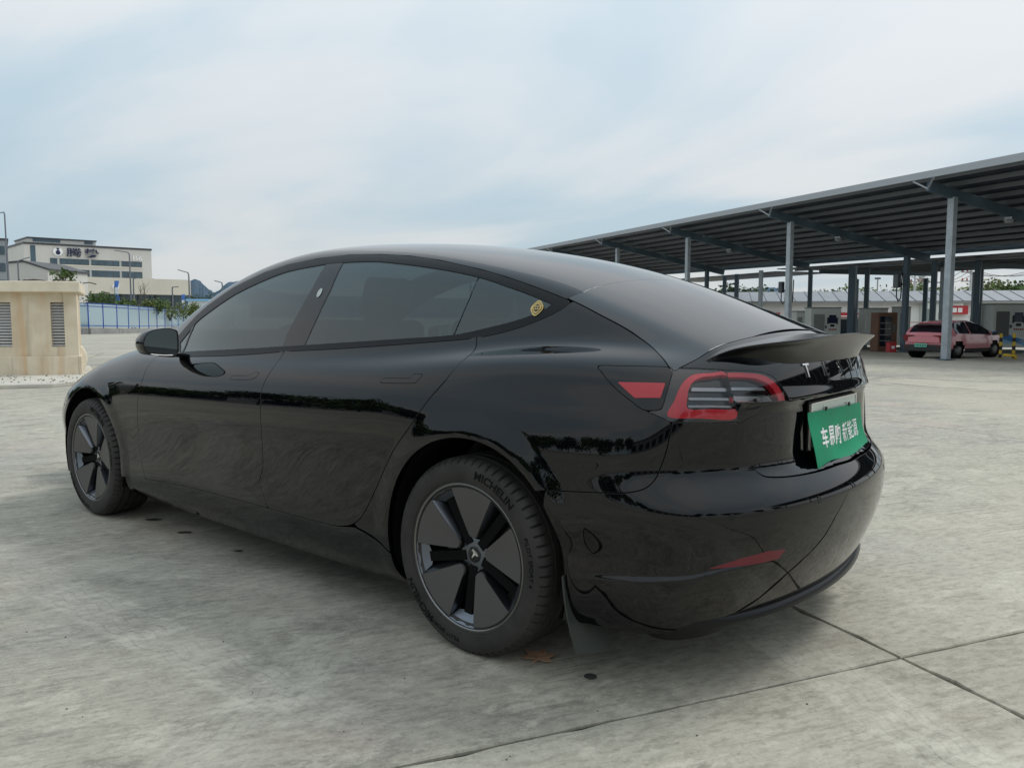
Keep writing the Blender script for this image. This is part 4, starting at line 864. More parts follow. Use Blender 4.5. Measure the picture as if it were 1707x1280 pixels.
def wheel(loc,side,rot,first=None):
    root_y=1 if side>0 else -1
    w=bpy.data.objects.new('wheel',None); link(w,car); w.location=loc; w.rotation_euler=(0,0,0 if side>0 else math.pi)
    if first is not None:
        for ch in list(first.children):
            c=ch.copy(); COL.objects.link(c); c.parent=w
        return w
    ty=obj('tyre',tyre_mesh(),None,w)
    face=.107      # cover face, measured from the tyre's middle plane
    # lettering on the wall
    L=[('MICHELIN',.036,.283,62+180-180,.1195,1.12,.0008),('PILOT SPORT 4',.020,.281,8,.1195,1.15,0),('PILOT SPORT',.020,.281,-108,.1195,1.1,0),('MICHELIN',.034,.283,222,.1195,1.1,.0006)]
    for s,sz,r,a0,dp,spr,bo in L:
        V,F=text_mesh(s,sz,.0005,bold=bo); out=[]
        a_c=180-a0
        for x,y,z in V:
            a=R(a_c)+x*spr/r; rr=r+y     # seen from outside (+y), x axis runs right to left
            h=.1168+.0018*math.exp(-((rr-.281)/.014)**2)+.0007
            out.append((rr*math.cos(a),h+z,rr*math.sin(a)))
        obj('wall_lettering',MB().add(out,F).mesh('wall_lettering',M_tyretxt),None,w)
    # rim barrel
    MB().lathe([(.2440,.104),(.2475,.1075),(.2440,.1110),(.2385,.1105),(.2365,.1075)],96).build('rim_ring',M_ringsil,w,smooth=True)
    MB().lathe([(.2370,.108),(.230,.098),(.222,.07),(.218,.0),(.222,-.09)],72).build('rim_barrel',M_dark,w,smooth=True)
    for k in range(5):
        cen=96+72*k     # mirrored below: x runs forward
        pts=petal(cen); n=len(pts)
        # subdivide the blade with a small fan so it follows the dish
        bmx=bmesh.new(); c0=(.14*math.cos(R(cen)),.14*math.sin(R(cen)))
        ring=[]
        for s_,dz in ((1.0,-.010),(1.0,-.0016),(.985,0.0),(.6,0.0)):
            ring.append([bmx.verts.new((c0[0]+(p[0]-c0[0])*s_,face+dish(c0[0]+(p[0]-c0[0])*s_,c0[1]+(p[1]-c0[1])*s_)+dz,c0[1]+(p[1]-c0[1])*s_)) for p in pts])
        cv=bmx.verts.new((c0[0],face+dish(*c0),c0[1]))
        for a,b in zip(ring[:-1],ring[1:]):
            for i in range(n): bmx.faces.new((a[i],a[(i+1)%n],b[(i+1)%n],b[i]))
        for i in range(n): bmx.faces.new((ring[-1][i],ring[-1][(i+1)%n],cv))
        bmesh.ops.recalc_face_normals(bmx,faces=bmx.faces)
        me=bpy.data.meshes.new('cover_blade'); bmx.to_mesh(me); bmx.free(); me.polygons.foreach_set('use_smooth',[True]*len(me.polygons)); me.set_sharp_from_angle(angle=R(35)); me.materials.append(M_cover)
        obj('cover_blade',me,None,w)
        # sloping spoke flank beside the blade, and the floor of the opening
        def pt(r,a,dz): 
            x,z=r*math.cos(R(cen+a)),r*math.sin(R(cen+a)); return (x,face+dish(x,z)+dz,z)
        ed=[(.228,22.4),(.19,21.7),(.15,20.6),(.11,18.6),(.072,13.6)]
        fl=[]; q=[pt(r,a,-.003) for r,a in ed]+[pt(r*.985,a+7.5*min(1,.12/r)+1,-.032) for r,a in ed[::-1]]
        MB().add([pt(r,a,-.002) for r,a in ed]+[pt(r*.97,a+6.2*(.16/max(r,.12)),-.034) for r,a in ed]+[pt(r*.97,a+5.0*(.16/max(r,.12)),-.050) for r,a in ed],
                 [(i,i+1,i+6,i+5) for i in range(4)]+[(i+5,i+6,i+11,i+10) for i in range(4)]).build('spoke_flank',M_spoke,w,smooth=True)
        ed2=[(r,-a) for r,a in ed]
        MB().add([pt(r,a,-.002) for r,a in ed2]+[pt(r*.97,a-1.2*(.16/max(r,.12)),-.040) for r,a in ed2],[(i,i+1,i+6,i+5) for i in range(4)]).build('spoke_flank',M_spoke,w,smooth=True)
        # outer corner web of the opening
        a_o=36
        MB().add([pt(.234,22.2,-.001),pt(.234,30,-.001),pt(.234,42,-.001),pt(.234,49.8,-.001),pt(.205,27.5,-.030),pt(.198,33,-.034),pt(.198,40,-.034),pt(.205,47,-.030)],[(0,1,5,4),(1,2,6,5),(2,3,7,6)]).build('spoke_web',M_spoke,w,smooth=True)
    # hub
    hubp=[]
    for k in range(40):
        a=2*math.pi*k/40; hubp.append(((.060+.006*math.cos(5*(a-R(96+36))))*math.cos(a),(.060+.006*math.cos(5*(a-R(96+36))))*math.sin(a)))
    M=Matrix(((1,0,0),(0,0,1),(0,1,0))).to_4x4()
    mbh=MB(); mbh.prism(hubp,.03,Matrix.Translation((0,face-.072,0))@M); mbh.build('hub',M_spoke,w,smooth=True,angle=R(30),bevel=.004,seg=2)
    MB().lathe([(.0,face-.0385),(.024,face-.0388),(.0268,face-.0405),(.0275,face-.045)],40).build('hub_cap',M_blackgloss,w,smooth=True)
    # emblem: a tee of two curved strokes
    em=[]; 
    def e(x,z): return (x,face-.0378,z)
    T=[(-.0155,.0105),(-.010,.0128),(0,.0138),(.010,.0128),(.0155,.0105),(.0145,.0088),(.0095,.0108),(0,.0117),(-.0095,.0108),(-.0145,.0088)]
    S=[(-.0135,.0070),(-.009,.0092),(-.003,.0100),(0,.0070),(.003,.0100),(.009,.0092),(.0135,.0070),(.0125,.0045),(.008,.0055),(.0048,.0050),(0,-.0165),(-.0048,.0050),(-.008,.0055),(-.0125,.0045)]
    lo=MB()
    for pl in (T,S): lo.prism([(p[0]*1.05,p[1]*1.05) for p in pl],.0012,Matrix.Rotation(R(-38),4,'Y')@Matrix.Translation((0,face-.0388,0))@M)
    lo.build('hub_emblem',M_chrome,w)
    # brake and suspension behind
    MB().lathe([(.03,.03),(.160,.03),(.160,.008),(.03,.008)],48).build('brake_disc',M_disc,w,smooth=True,angle=R(40))
    mbk=MB()
    for k in range(5):
        a=R(96+36+72*k); mbk.bar((.04*math.cos(a),.052,.04*math.sin(a)),(.222*math.cos(a),.062,.222*math.sin(a)),.034,.03,up=(0,1,0))
    mbk.lathe([(.0,.064),(.07,.062),(.07,.03)],30); mbk.build('wheel_spokes',M_dark,w)
    return w
w0=wheel((0,.790,.3215),1,0)
w1=wheel((2.875,.790,.3215),1,0,w0); w2=wheel((0,-.790,.3215),-1,0,w0); w3=wheel((2.875,-.790,.3215),-1,0,w0)
# ---------------------------------------------------------------- car details
M_red=mat('lamp_red',(.40,.006,.018),rough=.22,spec=.5,noise=(60,.10))
M_redref=mat('red_reflector',(.40,.035,.045),rough=.30,spec=.5,bump=(420,.3,.0008))
M_fog=mat('dark_red_reflector',(.13,.004,.014),rough=.25,spec=.5)
M_lens=glassy('clear_lens',(.93,.92,.92),boost=.95)
M_barsil=mat('lamp_silver',(.28,.28,.29),rough=.25,metal=1.0)
M_int=mat('interior_black',(.020,.020,.021),rough=.75,spec=.3)
M_seat=mat('seat_black_leather',(.018,.018,.019),rough=.55,spec=.4)
M_mirror=mat('mirror_glass',(.55,.62,.62),rough=.02,metal=1.0)
M_flap=mat('mud_flap_rubber',(.035,.04,.036),rough=.45,spec=.4)
# ---- inner shells so that shut lines and wheel houses read dark
arch_in=lambda V:arch(V)-.012
archf_in=lambda V:archf(V)-.012
def PRz(V): return V[:,2]
B_in=(B_side[0],B_side[1],B_side[2])
panel('inner_sill',trim(B_side,[lambda V:.93-V[:,2],arch_in,archf_in,lambda V:V[:,2]-.17],-.035),M_dark,car,depth=0)
panel('inner_quarter',trim(B_rear,[lambda V:.935-V[:,2],arch_in,lambda V:V[:,2]-.24,lambda V:.25-V[:,0]],-.075),M_dark,car,depth=0)
panel('inner_wing',trim(B_fr,[lambda V:.80-V[:,2],archf_in,lambda V:V[:,2]-.22],-.035),M_dark,car,depth=0)
def liner(cx,cz,r,y0,y1,x0=-1,x1=1):
    V=[];F=[];n=28
    for k in range(n+1):
        a=R(-22+224*k/n)
        for y in (y0,y1): V.append((cx+r*math.cos(a),y,cz+r*math.sin(a)))
    for k in range(n): F.append((2*k,2*k+1,2*k+3,2*k+2))
    b=len(V)
    V+= [(cx+r*math.cos(R(-22+224*k/n)),y0,cz+r*math.sin(R(-22+224*k/n))) for k in range(n+1)]
    F.append(tuple(range(b,b+n+1)))
    return V,F
for cx,cz,r in ((AX,AZ,AR+.006),(FX,FZ,FR+.006)):
    for s in (1,-1):
        V,F=liner(cx,cz,r,s*.52,s*.885); obj('wheel_liner',meshd('wheel_liner',V,F,smooth=True,m=M_dark),None,car).data.set_sharp_from_angle(angle=R(40))
ub=MB(); ub.box((1.42,0,.20),(2.02,1.62,.10)); ub.build('battery_tray',M_dark,car)
MB().box((-.50,0,.27),(.52,1.10,.12)).build('rear_undertray',M_dark,car)
MB().box((0,0,.30),(.5,1.1,.16)).build('rear_subframe',M_dark,car)
MB().box((2.95,0,.28),(1.0,1.08,.16)).build('front_undertray',M_dark,car)
# ---- tail lamps
B_lamp=patch_sph(CR,R(30),R(74),215,R(5),R(30),120)
def poly3(k,n=4): return PR(csm(FT[k],n,True)) if k.endswith('_o') else PR(FT[k])
def lampset(side_name,outer,red,inner,bars):
    base=None
    hous=panel(side_name,trim(B_lamp,[inpoly(PR,outer,.0012,True)],-.026),M_blackgloss,car,depth=0)
    for i,h in enumerate(hous):
        s=[1,1,1] if i==0 else [1,-1,1]
        def sub(nm,tri,m,depth,r=.0008):
            V,N,F=tri
            if len(F)==0: return
            V,N,F=rim(V,N,F,depth,r)
            if i: V,N,F=V*s,N*s,F[:,::-1]
            obj(nm,meshd(nm,V,F,N,m=m),None,h)
        sub('lamp_lens',trim(B_lamp,[inpoly(PR,outer,.0012,True)],.0005),M_lens,.010,.0015)
        sub('lamp_bezel',trim(B_lamp,[inpoly(PR,outer,.0014,True),outpoly(PR,red,.0,True)],-.004),M_blackgloss,.022)
        sub('light_guide',trim(B_lamp,[inpoly(PR,red,.0004,True),outpoly(PR,inner,.0,True)],-.005),M_red,.018)
        for b in bars: sub('reflector_bar',trim(B_lamp,[inpoly(PR,PR(FT[b]),.0,True)],-.013),M_barsil,.008)
    return hous
# drop the plain lamp placeholders made with the body
for o in [o for o in COL.objects if o.name.startswith(('tail_lamp','trunk_tail_lamp'))]: bpy.data.objects.remove(o)
lampset('tail_lamp',lamp_o,poly3('red_o'),poly3('in_o'),['bar1','bar2','bar3'])
lampset('trunk_tail_lamp',lamp_i,poly3('red_i'),poly3('in_i'),['bar4','bar5'])
# ---- reflectors on the charge port door and the bumper
B_fin=patch_sph(CR,R(60),R(82),120,R(8),R(24),90)
panel('side_reflector',trim(B_fin,[inpoly(PR,PR(FT['port_red']),0,True)],.0012),M_redref,car,depth=.003,r=.0008)
B_fg=patch_sph(CR,R(36),R(64),260,R(-17),R(-8),110,f=bump_f)
panel('bumper_reflector',trim(B_fg,[inpoly(PR,PR(FT['fog']),0,True)],.0008),M_fog,car,depth=.004,r=.0008)
# ---- side repeater with camera on the wing
B_rp=patch_side2(np.arange(2.22,2.55,.003),np.arange(.66,.80,.003))
rp=xz(csm(FT['repeater'],5,True)); rpi=rp.mean(0)+(rp-rp.mean(0))*.72
V_=panel('side_repeater',trim(B_rp,[inpoly(PS,rp,0)],.007),M_blackgloss,car,depth=.012,r=.002)
panel('repeater_lens',trim(B_rp,[inpoly(PS,rpi,0)],.0085),M_satin,car,depth=.003,r=.001)
# ---- parking sensors in the bumper
for p in ((-.3747,.8963,.5022),(-.822,.6867,.5474),(-.9525,.3474,.5552)):
    for s in (1,-1):
        q=np.array([[p[0],s*p[1],p[2]]])-CR; q/=np.linalg.norm(q); hp,_=shoot(CR,q,1.3,.3,40,bump_f); n=body_n(hp,f=bump_f)[0]; nv=Vector(n); c=Vector(hp[0]); mb=MB()
        mb.tube([c-nv*.004,c+nv*.0006],[.0112,.0106],24); mb.build('parking_sensor',M_satin,car,smooth=True,angle=R(30))
# ---- boot spoiler
def zdeck(x,y):
    x=np.atleast_1d(np.asarray(x,float)); O=np.stack([x,np.full(len(x),y),np.zeros(len(x))],1); P,_=shoot(O,np.tile([0,0,1.],(len(x),1)),1.3,.6,40); return P[:,2]
def xrear(y,z,f=None):
    P,_=shoot(np.array([[0,y,z]],float),np.array([[-1.,0,0]]),1.1,.3,40,f or lid_f); return P[0,0]
def spoiler():
    ys=np.concatenate([np.linspace(-.625,-.42,22),np.linspace(-.40,.40,25),np.linspace(.42,.625,22)]); V=[];F=[];m=None
    for y in ys:
        a=abs(y); e=np.clip((a-.30)/.325,0,1)**2.6
        xT=-.92+.22*y*y; zT=1.052-.10*y*y
        xe=-.705; 
        xF=-.755+.06*a*a*2
        zB=.955; xB=xrear(y,zB)
        ex,ez=-.70,float(zdeck([-.70],y)[0])+.0
        T=np.array([xT,zT]); E_=np.array([ex,ez])
        T=T+(E_-T)*e; 
        Fp=np.array([xF,float(zdeck([xF],y)[0])-.002]); Fp=Fp+(E_+[.012,-.002]-Fp)*e
        Bp=np.array([xB+.004,zB]); Bp=Bp+(E_+[-.012,-.010]-Bp)*e
        T2=T+np.array([.0015,-.0075])*(1-.75*e)
        sec=[]
        c1=Fp*.45+T*.55+np.array([.012,-.012])*(1-e)
        for t in np.linspace(0,1,9): sec.append((1-t)**2*Fp+2*t*(1-t)*c1+t*t*T)
        sec.append(T+np.array([-.0018,-.003])*(1-.75*e)); 
        c2=np.array([Bp[0]-.008*(1-e),Bp[1]*.45+T2[1]*.55])
        for t in np.linspace(0,1,11): sec.append((1-t)**2*T2+2*t*(1-t)*c2+t*t*Bp)
        sec.append((Fp+Bp)/2+np.array([.03,-.02])*(1-e)+np.array([.004,-.006]))
        m=len(sec); V+=[(p[0],y,p[1]) for p in sec]
    for i in range(len(ys)-1):
        for k in range(m): F.append((i*m+k,i*m+(k+1)%m,(i+1)*m+(k+1)%m,(i+1)*m+k))
    F.append(tuple(range(m-1,-1,-1))); F.append(tuple((len(ys)-1)*m+k for k in range(m)))
    mb=MB(); mb.add(V,F); o=mb.build('boot_spoiler',M_spl,car,smooth=True,angle=R(50)); return o
M_spl=mat('spoiler_satin_black',(.003,.003,.0035),rough=.18,spec=.30)
spoiler()
# ---- chrome letters on the lid
for ch,y in zip('TESLA',(.262,.130,0,-.130,-.262)):
    V,F=text_mesh(ch,.062,.0016); P=[]
    z0=.937; X=xrear(y,z0); nx=(xrear(y+.02,z0)-xrear(y-.02,z0))/.04; nz=(xrear(y,z0+.01)-xrear(y,z0-.01))/.02
    for x,yy,zz in V:
        Y=y-x; Z=z0+yy
        P.append((X+nx*(Y-y)+nz*(Z-z0)-.0028-zz,Y,Z))
    o=MB().add(P,F).build('emblem_letter',M_chrome,car)
# ---- number plate with its frame
PX=lambda y:xrear(y,.74)
px0=PX(0)
MB().box((px0-.006,0,.757),(.008,.46,.16)).build('plate_bracket',M_plastic,car,bevel=.002)
pl=MB().box((px0-.0125,0,.757),(.003,.44,.14)).build('number_plate',mat('plate_pale_green',(.55,.62,.56),rough=.35),car,bevel=.001)
fr=MB()
for a,b in (((.226,.83),(-.226,.83)),((-.226,.83),(-.226,.684)),((-.226,.684),(.226,.684)),((.226,.684),(.226,.83))):
    fr.bar((px0-.0125,a[0],a[1]),(px0-.0125,b[0],b[1]),.006,.009,up=(1,0,0))
fr.build('plate_frame',M_chrome,car,bevel=.001)
for y in (.11,-.11): MB().lathe([(0,px0-.0170),(.006,px0-.0160),(.007,px0-.013)],16).build('plate_screw',M_chrome,car)
for o in [o for o in car.children if o.name.startswith('plate_screw')]:
    y=.11 if o.name=='plate_screw' else -.11
    me=o.data
    for v in me.vertices: a=v.co.copy(); v.co=(a.y,a.x+y,a.z+.812)
# ---- lower diffuser lip
def diffuser():
    V=[];F=[];ys=np.linspace(-.74,.74,61)
    for y in ys:
        a=abs(y); e=sstep(.45,.74,a)
        xb=xrear(y,.225,bump_f) if a<.70 else xrear(.70,.225,bump_f)+(a-.70)*1.2
        dx=.017*(1-e)
        sec=[(xb+.03,.24),(xb-.000,.232),(xb-dx*.7,.222),(xb-dx,.212),(xb-dx+.002,.204),(xb+.02,.196-.03*e),(xb+.06,.185-.02*e),(xb+.15,.18),(xb+.15,.24)]
        V+=[(x,y,z) for x,z in sec]; m=len(sec)
    for i in range(len(ys)-1):
        for k in range(m): F.append((i*m+k,i*m+(k+1)%m,(i+1)*m+(k+1)%m,(i+1)*m+k))
    F.append(tuple(range(m-1,-1,-1))); F.append(tuple((len(ys)-1)*m+k for k in range(m)))
    MB().add(V,F).build('rear_diffuser',mat('diffuser_black',(.004,.004,.0045),rough=.28,spec=.28),car,smooth=True,angle=R(50))
diffuser()
# ---- mud flaps
def flap(s,cx,zt,zb,y0,y1):
    V=[];F=[];nz=10;ny=7
    for k in (0,1):
        for i in range(nz+1):
            t=i/nz
            for j in range(ny+1):
                u=j/ny; y=y0+(y1-y0)*u; wz=zt+(zb-zt)*t; edge=.03*max(0,abs(u-.5)*2-.6)*(t>.85)
                x=cx-.050*t-.035*t*t-.02*u*u*(1-t)+k*.006-.012*math.cos(u*math.pi)*t
                V.append((x,s*y,wz+(.05*(max(0,u-.55))**1.2+.03*max(0,.35-u))*t*t))
    m=(nz+1)*(ny+1)
    for k in (0,1):
        for i in range(nz):
            for j in range(ny):
                a=k*m+i*(ny+1)+j; F.append((a,a+1,a+ny+2,a+ny+1))
    for i in range(nz):
        for j in (0,ny): a=i*(ny+1)+j; F.append((a,a+ny+1,a+m+ny+1,a+m))
    for j in range(ny):
        for i in (0,nz): a=i*(ny+1)+j; F.append((a,a+1,a+m+1,a+m))
    MB().add(V,F).build('mud_flap',M_flap,car,smooth=True,angle=R(45))
for s in (1,-1): flap(s,-.372,.34,.10,.74,.895)
# ---- door mirrors
def mirror(s):
    out=[(.868,1.030),(.885,1.047),(.93,1.053),(.99,1.046),(1.025,1.028),(1.044,.995),(1.042,.960),(1.020,.934),(.96,.924),(.90,.922),(.872,.930),(.866,.965)]
    o2=csm([np.array(p) for p in out],4,True); c=o2.mean(0); V=[];F=[];n=len(o2)
    st=[(1.892,.93),(1.890,.975),(1.896,1.0),(1.93,1.01),(1.965,.97),(1.995,.86),(2.015,.68),(2.026,.42)]
    for x,k in st:
        for p in o2:
            q=c+(p-c)*k; V.append((x+.22*(q[0]-.95)*-1*.35,s*q[0],q[1]+(.0 if x<1.95 else -.004)))
    for i in range(len(st)-1):
        for k in range(n): F.append((i*n+k,i*n+(k+1)%n,(i+1)*n+(k+1)%n,(i+1)*n+k))
    F.append(tuple((len(st)-1)*n+k for k in range(n)))
    r=MB().add(V,F).build('door_mirror',M_paint,car,smooth=True,angle=R(60))
    q=[(1.8945+.22*(p[0]-.95)*-.35,s*p[0],p[1]) for p in (c+(o2-c)*.935)]
    MB().add(q+[(v[0]+.004,v[1],v[2]) for v in q],[tuple(range(n)),tuple(range(2*n-1,n-1,-1))]).build('mirror_glass',M_mirror,r)
    b=[(1.8965+.22*(p[0]-.95)*-.35,s*p[0],p[1]) for p in (c+(o2-c)*.96)]; MB().add(b,[tuple(range(n))]).build('mirror_back',M_satin,r)
    st=MB(); st.bar((1.955,s*.80,.912),(1.955,s*.91,.936),.085,.022); st.build('mirror_stalk',M_satin,r,bevel=.008,seg=2,smooth=True)
for s in (1,-1): mirror(s)
# ---- black sail under the mirror / corner fillers
# ---- interior
def seat(name,x,y,w,lean=R(18),base=True):
    r=bpy.data.objects.new(name,None); link(r,car); r.location=(x,y,0)
    Mr=Matrix.Rotation(-lean,3,'Y')
    MB().box((0,0,0),(.11,w,.60),M=Mr).build('seat_back',M_seat,r,bevel=.045,seg=3,smooth=True).location=(-.10,0,.80)
    MB().box((0,0,0),(.085,.25 if w<.8 else .24,.19),M=Mr).build('headrest',M_seat,r,bevel=.035,seg=3,smooth=True).location=(-.225,0,1.185)
    MB().box((0,0,0),(.50,w,.16)).build('seat_cushion',M_seat,r,bevel=.05,seg=3,smooth=True).location=(.18,0,.47)
    return r
seat('front_seat',1.20,.37,.50); seat('front_seat',1.20,-.37,.50)
rs_=seat('rear_seat',.28,.0,1.20,R(24))
for o in list(rs_.children):
    if o.name.startswith('headrest'): bpy.data.objects.remove(o)
for y in (.36,-.36): 
    h=MB().box((0,0,0),(.085,.26,.15),M=Matrix.Rotation(-R(24),3,'Y')).build('headrest',M_seat,rs_,bevel=.035,seg=3,smooth=True); h.location=(-.235,y,1.13)
MB().box((2.12,0,.86),(.42,1.36,.12)).build('dashboard',M_int,car,bevel=.04,seg=3,smooth=True)
scn=MB().box((1.86,0,.98),(.02,.35,.22),M=Matrix.Rotation(R(8),3,'Y')).build('centre_screen',M_blackgloss,car,bevel=.006)
sw=MB(); 
sw.tube([(1.70-.05*math.sin(2*math.pi*k/24)*.9,.37+.18*math.cos(2*math.pi*k/24),.885+.175*math.sin(2*math.pi*k/24)) for k in range(25)],.016,8); sw.bar((1.70,.21,.885),(1.70,.53,.885),.03,.05); sw.build('steering_wheel',M_int,car,smooth=True)
MB().box((1.0,0,.30),(2.3,1.5,.04)).build('cabin_floor',M_int,car)
MB().box((-.33,0,.90),(.62,1.18,.03)).build('parcel_shelf',M_int,car)
# ---- stickers
M_gold=mat('gold_badge',(.50,.36,.14),rough=.35,metal=1.0)
M_goldd=mat('badge_dark',(.05,.04,.03),rough=.5)
def surf_at(uv):   # a spot on the body beside a given x,z on the left flank
    O=np.array([[uv[0],0,uv[1]]],float); P,_=shoot(O,np.array([[0,1.,0]]),1.0,.3,60); n=body_n(P)[0]; return Vector(P[0]),Vector(n)
def decal(name,x,z,shapes,parent,lift=.001):
    p,n=surf_at((x,z)); up=Vector((0,0,1)); up=(up-n*up.dot(n)).normalized(); rt=up.cross(n).normalized()
    M=Matrix((rt,up,n)).transposed().to_4x4(); M.translation=p+n*lift
    root=None
    for nm,poly,h,m,base in shapes:
        o=MB().prism(poly,h,M@Matrix.Translation((0,0,base))).build(nm,m,root or parent)
        root=root or o
    return root,M
qw=[o for o in car.children if o.name.startswith('rear_quarter_window')][0]
hexo=[(.022*math.sin(2*math.pi*k/24)*(1+.07*math.cos(4*2*math.pi*k/24)),.029*math.cos(2*math.pi*k/24)*(1+.07*math.cos(4*2*math.pi*k/24))) for k in range(24)]
ins=[(p[0]*.80,p[1]*.80) for p in hexo]; ins2=[(p[0]*.70,p[1]*.70) for p in hexo]
b_,M_=decal('gold_badge',-.104,1.133,[('window_badge',hexo,.0015,M_gold,0),('badge_field',ins,.0005,M_goldd,.0016),('badge_rim',ins2,.0005,M_gold,.0022),('badge_centre',[(p[0]*.55,p[1]*.5) for p in hexo],.0005,M_goldd,.0028)],car)
MB().prism([(-.017,-.007),(.017,-.007),(.017,.007),(-.017,.007)],.0008,M_@Matrix.Translation((0,0,.0034))).build('badge_band',M_gold,b_)
for x_ in (-.0085,0,.0085): MB().prism([(x_-.0028,-.004),(x_+.0028,-.004),(x_+.0028,.004),(x_-.0028,.004)],.0005,M_@Matrix.Translation((0,0,.0043))).build('badge_mark',M_goldd,b_)
decal('oval_sticker',1.025,1.205,[('oval_sticker',[(.014*math.sin(2*math.pi*k/24),.022*math.cos(2*math.pi*k/24)) for k in range(24)],.0006,mat('sticker_pale',(.42,.46,.44),rough=.4),0)],car,.0012)
# ---------------------------------------------------------------- right background: low white building, cabinets, pink car
M_wht=mat('white_render',(.88,.88,.86),rough=.8,noise=(.8,.07))
M_roofg=mat('grey_metal_roof',(.20,.215,.235),rough=.5,metal=.2,noise=(1.2,.12))
M_redsign=mat('red_sign',(.50,.03,.04),rough=.45)
M_dkglass=mat('dark_window_glass',(.012,.016,.024),rough=.06,spec=.6)
M_frame=mat('grey_frame',(.28,.28,.28),rough=.5)
def frame_ld(px0,px1,d0,d1):
    a=at(px0,560,d0); b=at(px1,560,d1); a.z=b.z=0; u=(b-a); w=u.length; u.normalize(); n=Vector((u.y,-u.x,0)); 
    if n.dot(Vector((C0[0],C0[1],0))-a)<0: n=-n
    return a,u,n,w
def facade_box(mb,a,u,n,x0,x1,z0,z1,d0,d1):
    """box on a facade: along u from x0 to x1, z0..z1, from d0 to d1 out of the wall (n towards the viewer)"""
    P=[a+u*x+n*d+Vector((0,0,z)) for x in(x0,x1) for d in(d0,d1) for z in(z0,z1)]
    return mb.add(P,[(0,1,3,2),(4,6,7,5),(0,4,5,1),(2,3,7,6),(0,2,6,4),(1,5,7,3)])
def make_white():
    a,u,n,w=frame_ld(1205,1900,60,54); base=Vector((a.x,a.y,0)); t=empty('white_building','long low white building with grey ribbed metal roof beyond the canopy','building',base)
    def part(nm,m,*boxes,parent=None,**k):
        mb=MB()
        for b in boxes: facade_box(mb,Vector((0,0,0)),u,n,*b)
        return mb.build(nm,m,parent or t,**k)
    g=-1.6
    part('wall',M_wht,(0,w,g,2.15,-6,0))
    # ribbed roof slope as separate sheets
    rl=int(w/1.0)
    for i in range(rl):
        x=i*w/rl; P=[Vector((0,0,0))+u*(x+.02)+n*.45+Vector((0,0,2.16)),u*(x+w/rl-.02)+n*.45+Vector((0,0,2.16)),u*(x+w/rl-.02)-n*3+Vector((0,0,2.95)),u*(x+.02)-n*3+Vector((0,0,2.95))]
        mb=MB(); mb.add(P+[p+Vector((0,0,.05)) for p in P],[(3,2,1,0),(4,5,6,7),(0,1,5,4),(1,2,6,5),(2,3,7,6),(3,0,4,7)])
        mb.bar(P[0]+Vector((0,0,.06)),P[3]+Vector((0,0,.06)),.05,.07); mb.build('roof_sheet',M_roofg,t)
    part('gutter',M_frame,(0,w,2.05,2.17,.40,.52))
    def X(px): # facade coordinate under a photo column
        p=at(px,540,58); q=p-base; return q.dot(u)+(-.0)
    def win(p0,p1,z0,z1,nm='window'):
        x0,x1=X(p0),X(p1); f=part(nm,M_frame,(x0,x1,z0,z1,.0,.05)); part('pane',M_dkglass,(x0+.07,x1-.07,z0+.07,z1-.07,.03,.06),parent=f); return f
    win(1603,1641,-.6,1.15); win(1700,1740,-.6,1.15); win(1535,1560,-.6,1.1); win(1330,1355,-.5,1.1)
    for p0,p1 in ((1265,1300),(1328,1362),(1398,1440),(1480,1500)):
        x0,x1=X(p0),X(p1); f=part('doorway',M_frame,(x0,x1,g,.95,.0,.05)); part('door_leaf',M_dkglass,(x0+.08,x1-.08,g,.88,.03,.07),parent=f)
        f=part('shop_sign',M_redsign,(x0-.1,x1+.1,1.02,1.38,.05,.16)); part('sign_stripe',M_wht,(x0-.1,x1+.1,1.08,1.16,.155,.17),parent=f)
    # big red and white sign above the pink car
    x0,x1=X(1541),X(1597); f=part('shop_sign',M_redsign,(x0,x1,1.25,1.85,.1,.35)); part('sign_top',M_wht,(x0+.05,x1-.3,1.86,2.05,.1,.33),parent=f)
    for i in range(5):
        xx=x0+.3+(x1-x0-.6)*i/5; part('sign_letter',M_wht,(xx,xx+.28,1.38,1.70,.345,.37),parent=f)
    # air conditioner
    x0=X(1522); f=part('air_conditioner',M_wht,(x0,x0+.85,-.15,.55,.05,.40)); mb=MB(); c=u*(x0+.35)+n*.41+Vector((0,0,.2)); 
    mb.tube([c,c+n*.03],[.24,.24],20); mb.build('fan_grille',M_dkglass,f)
    return t
make_white()
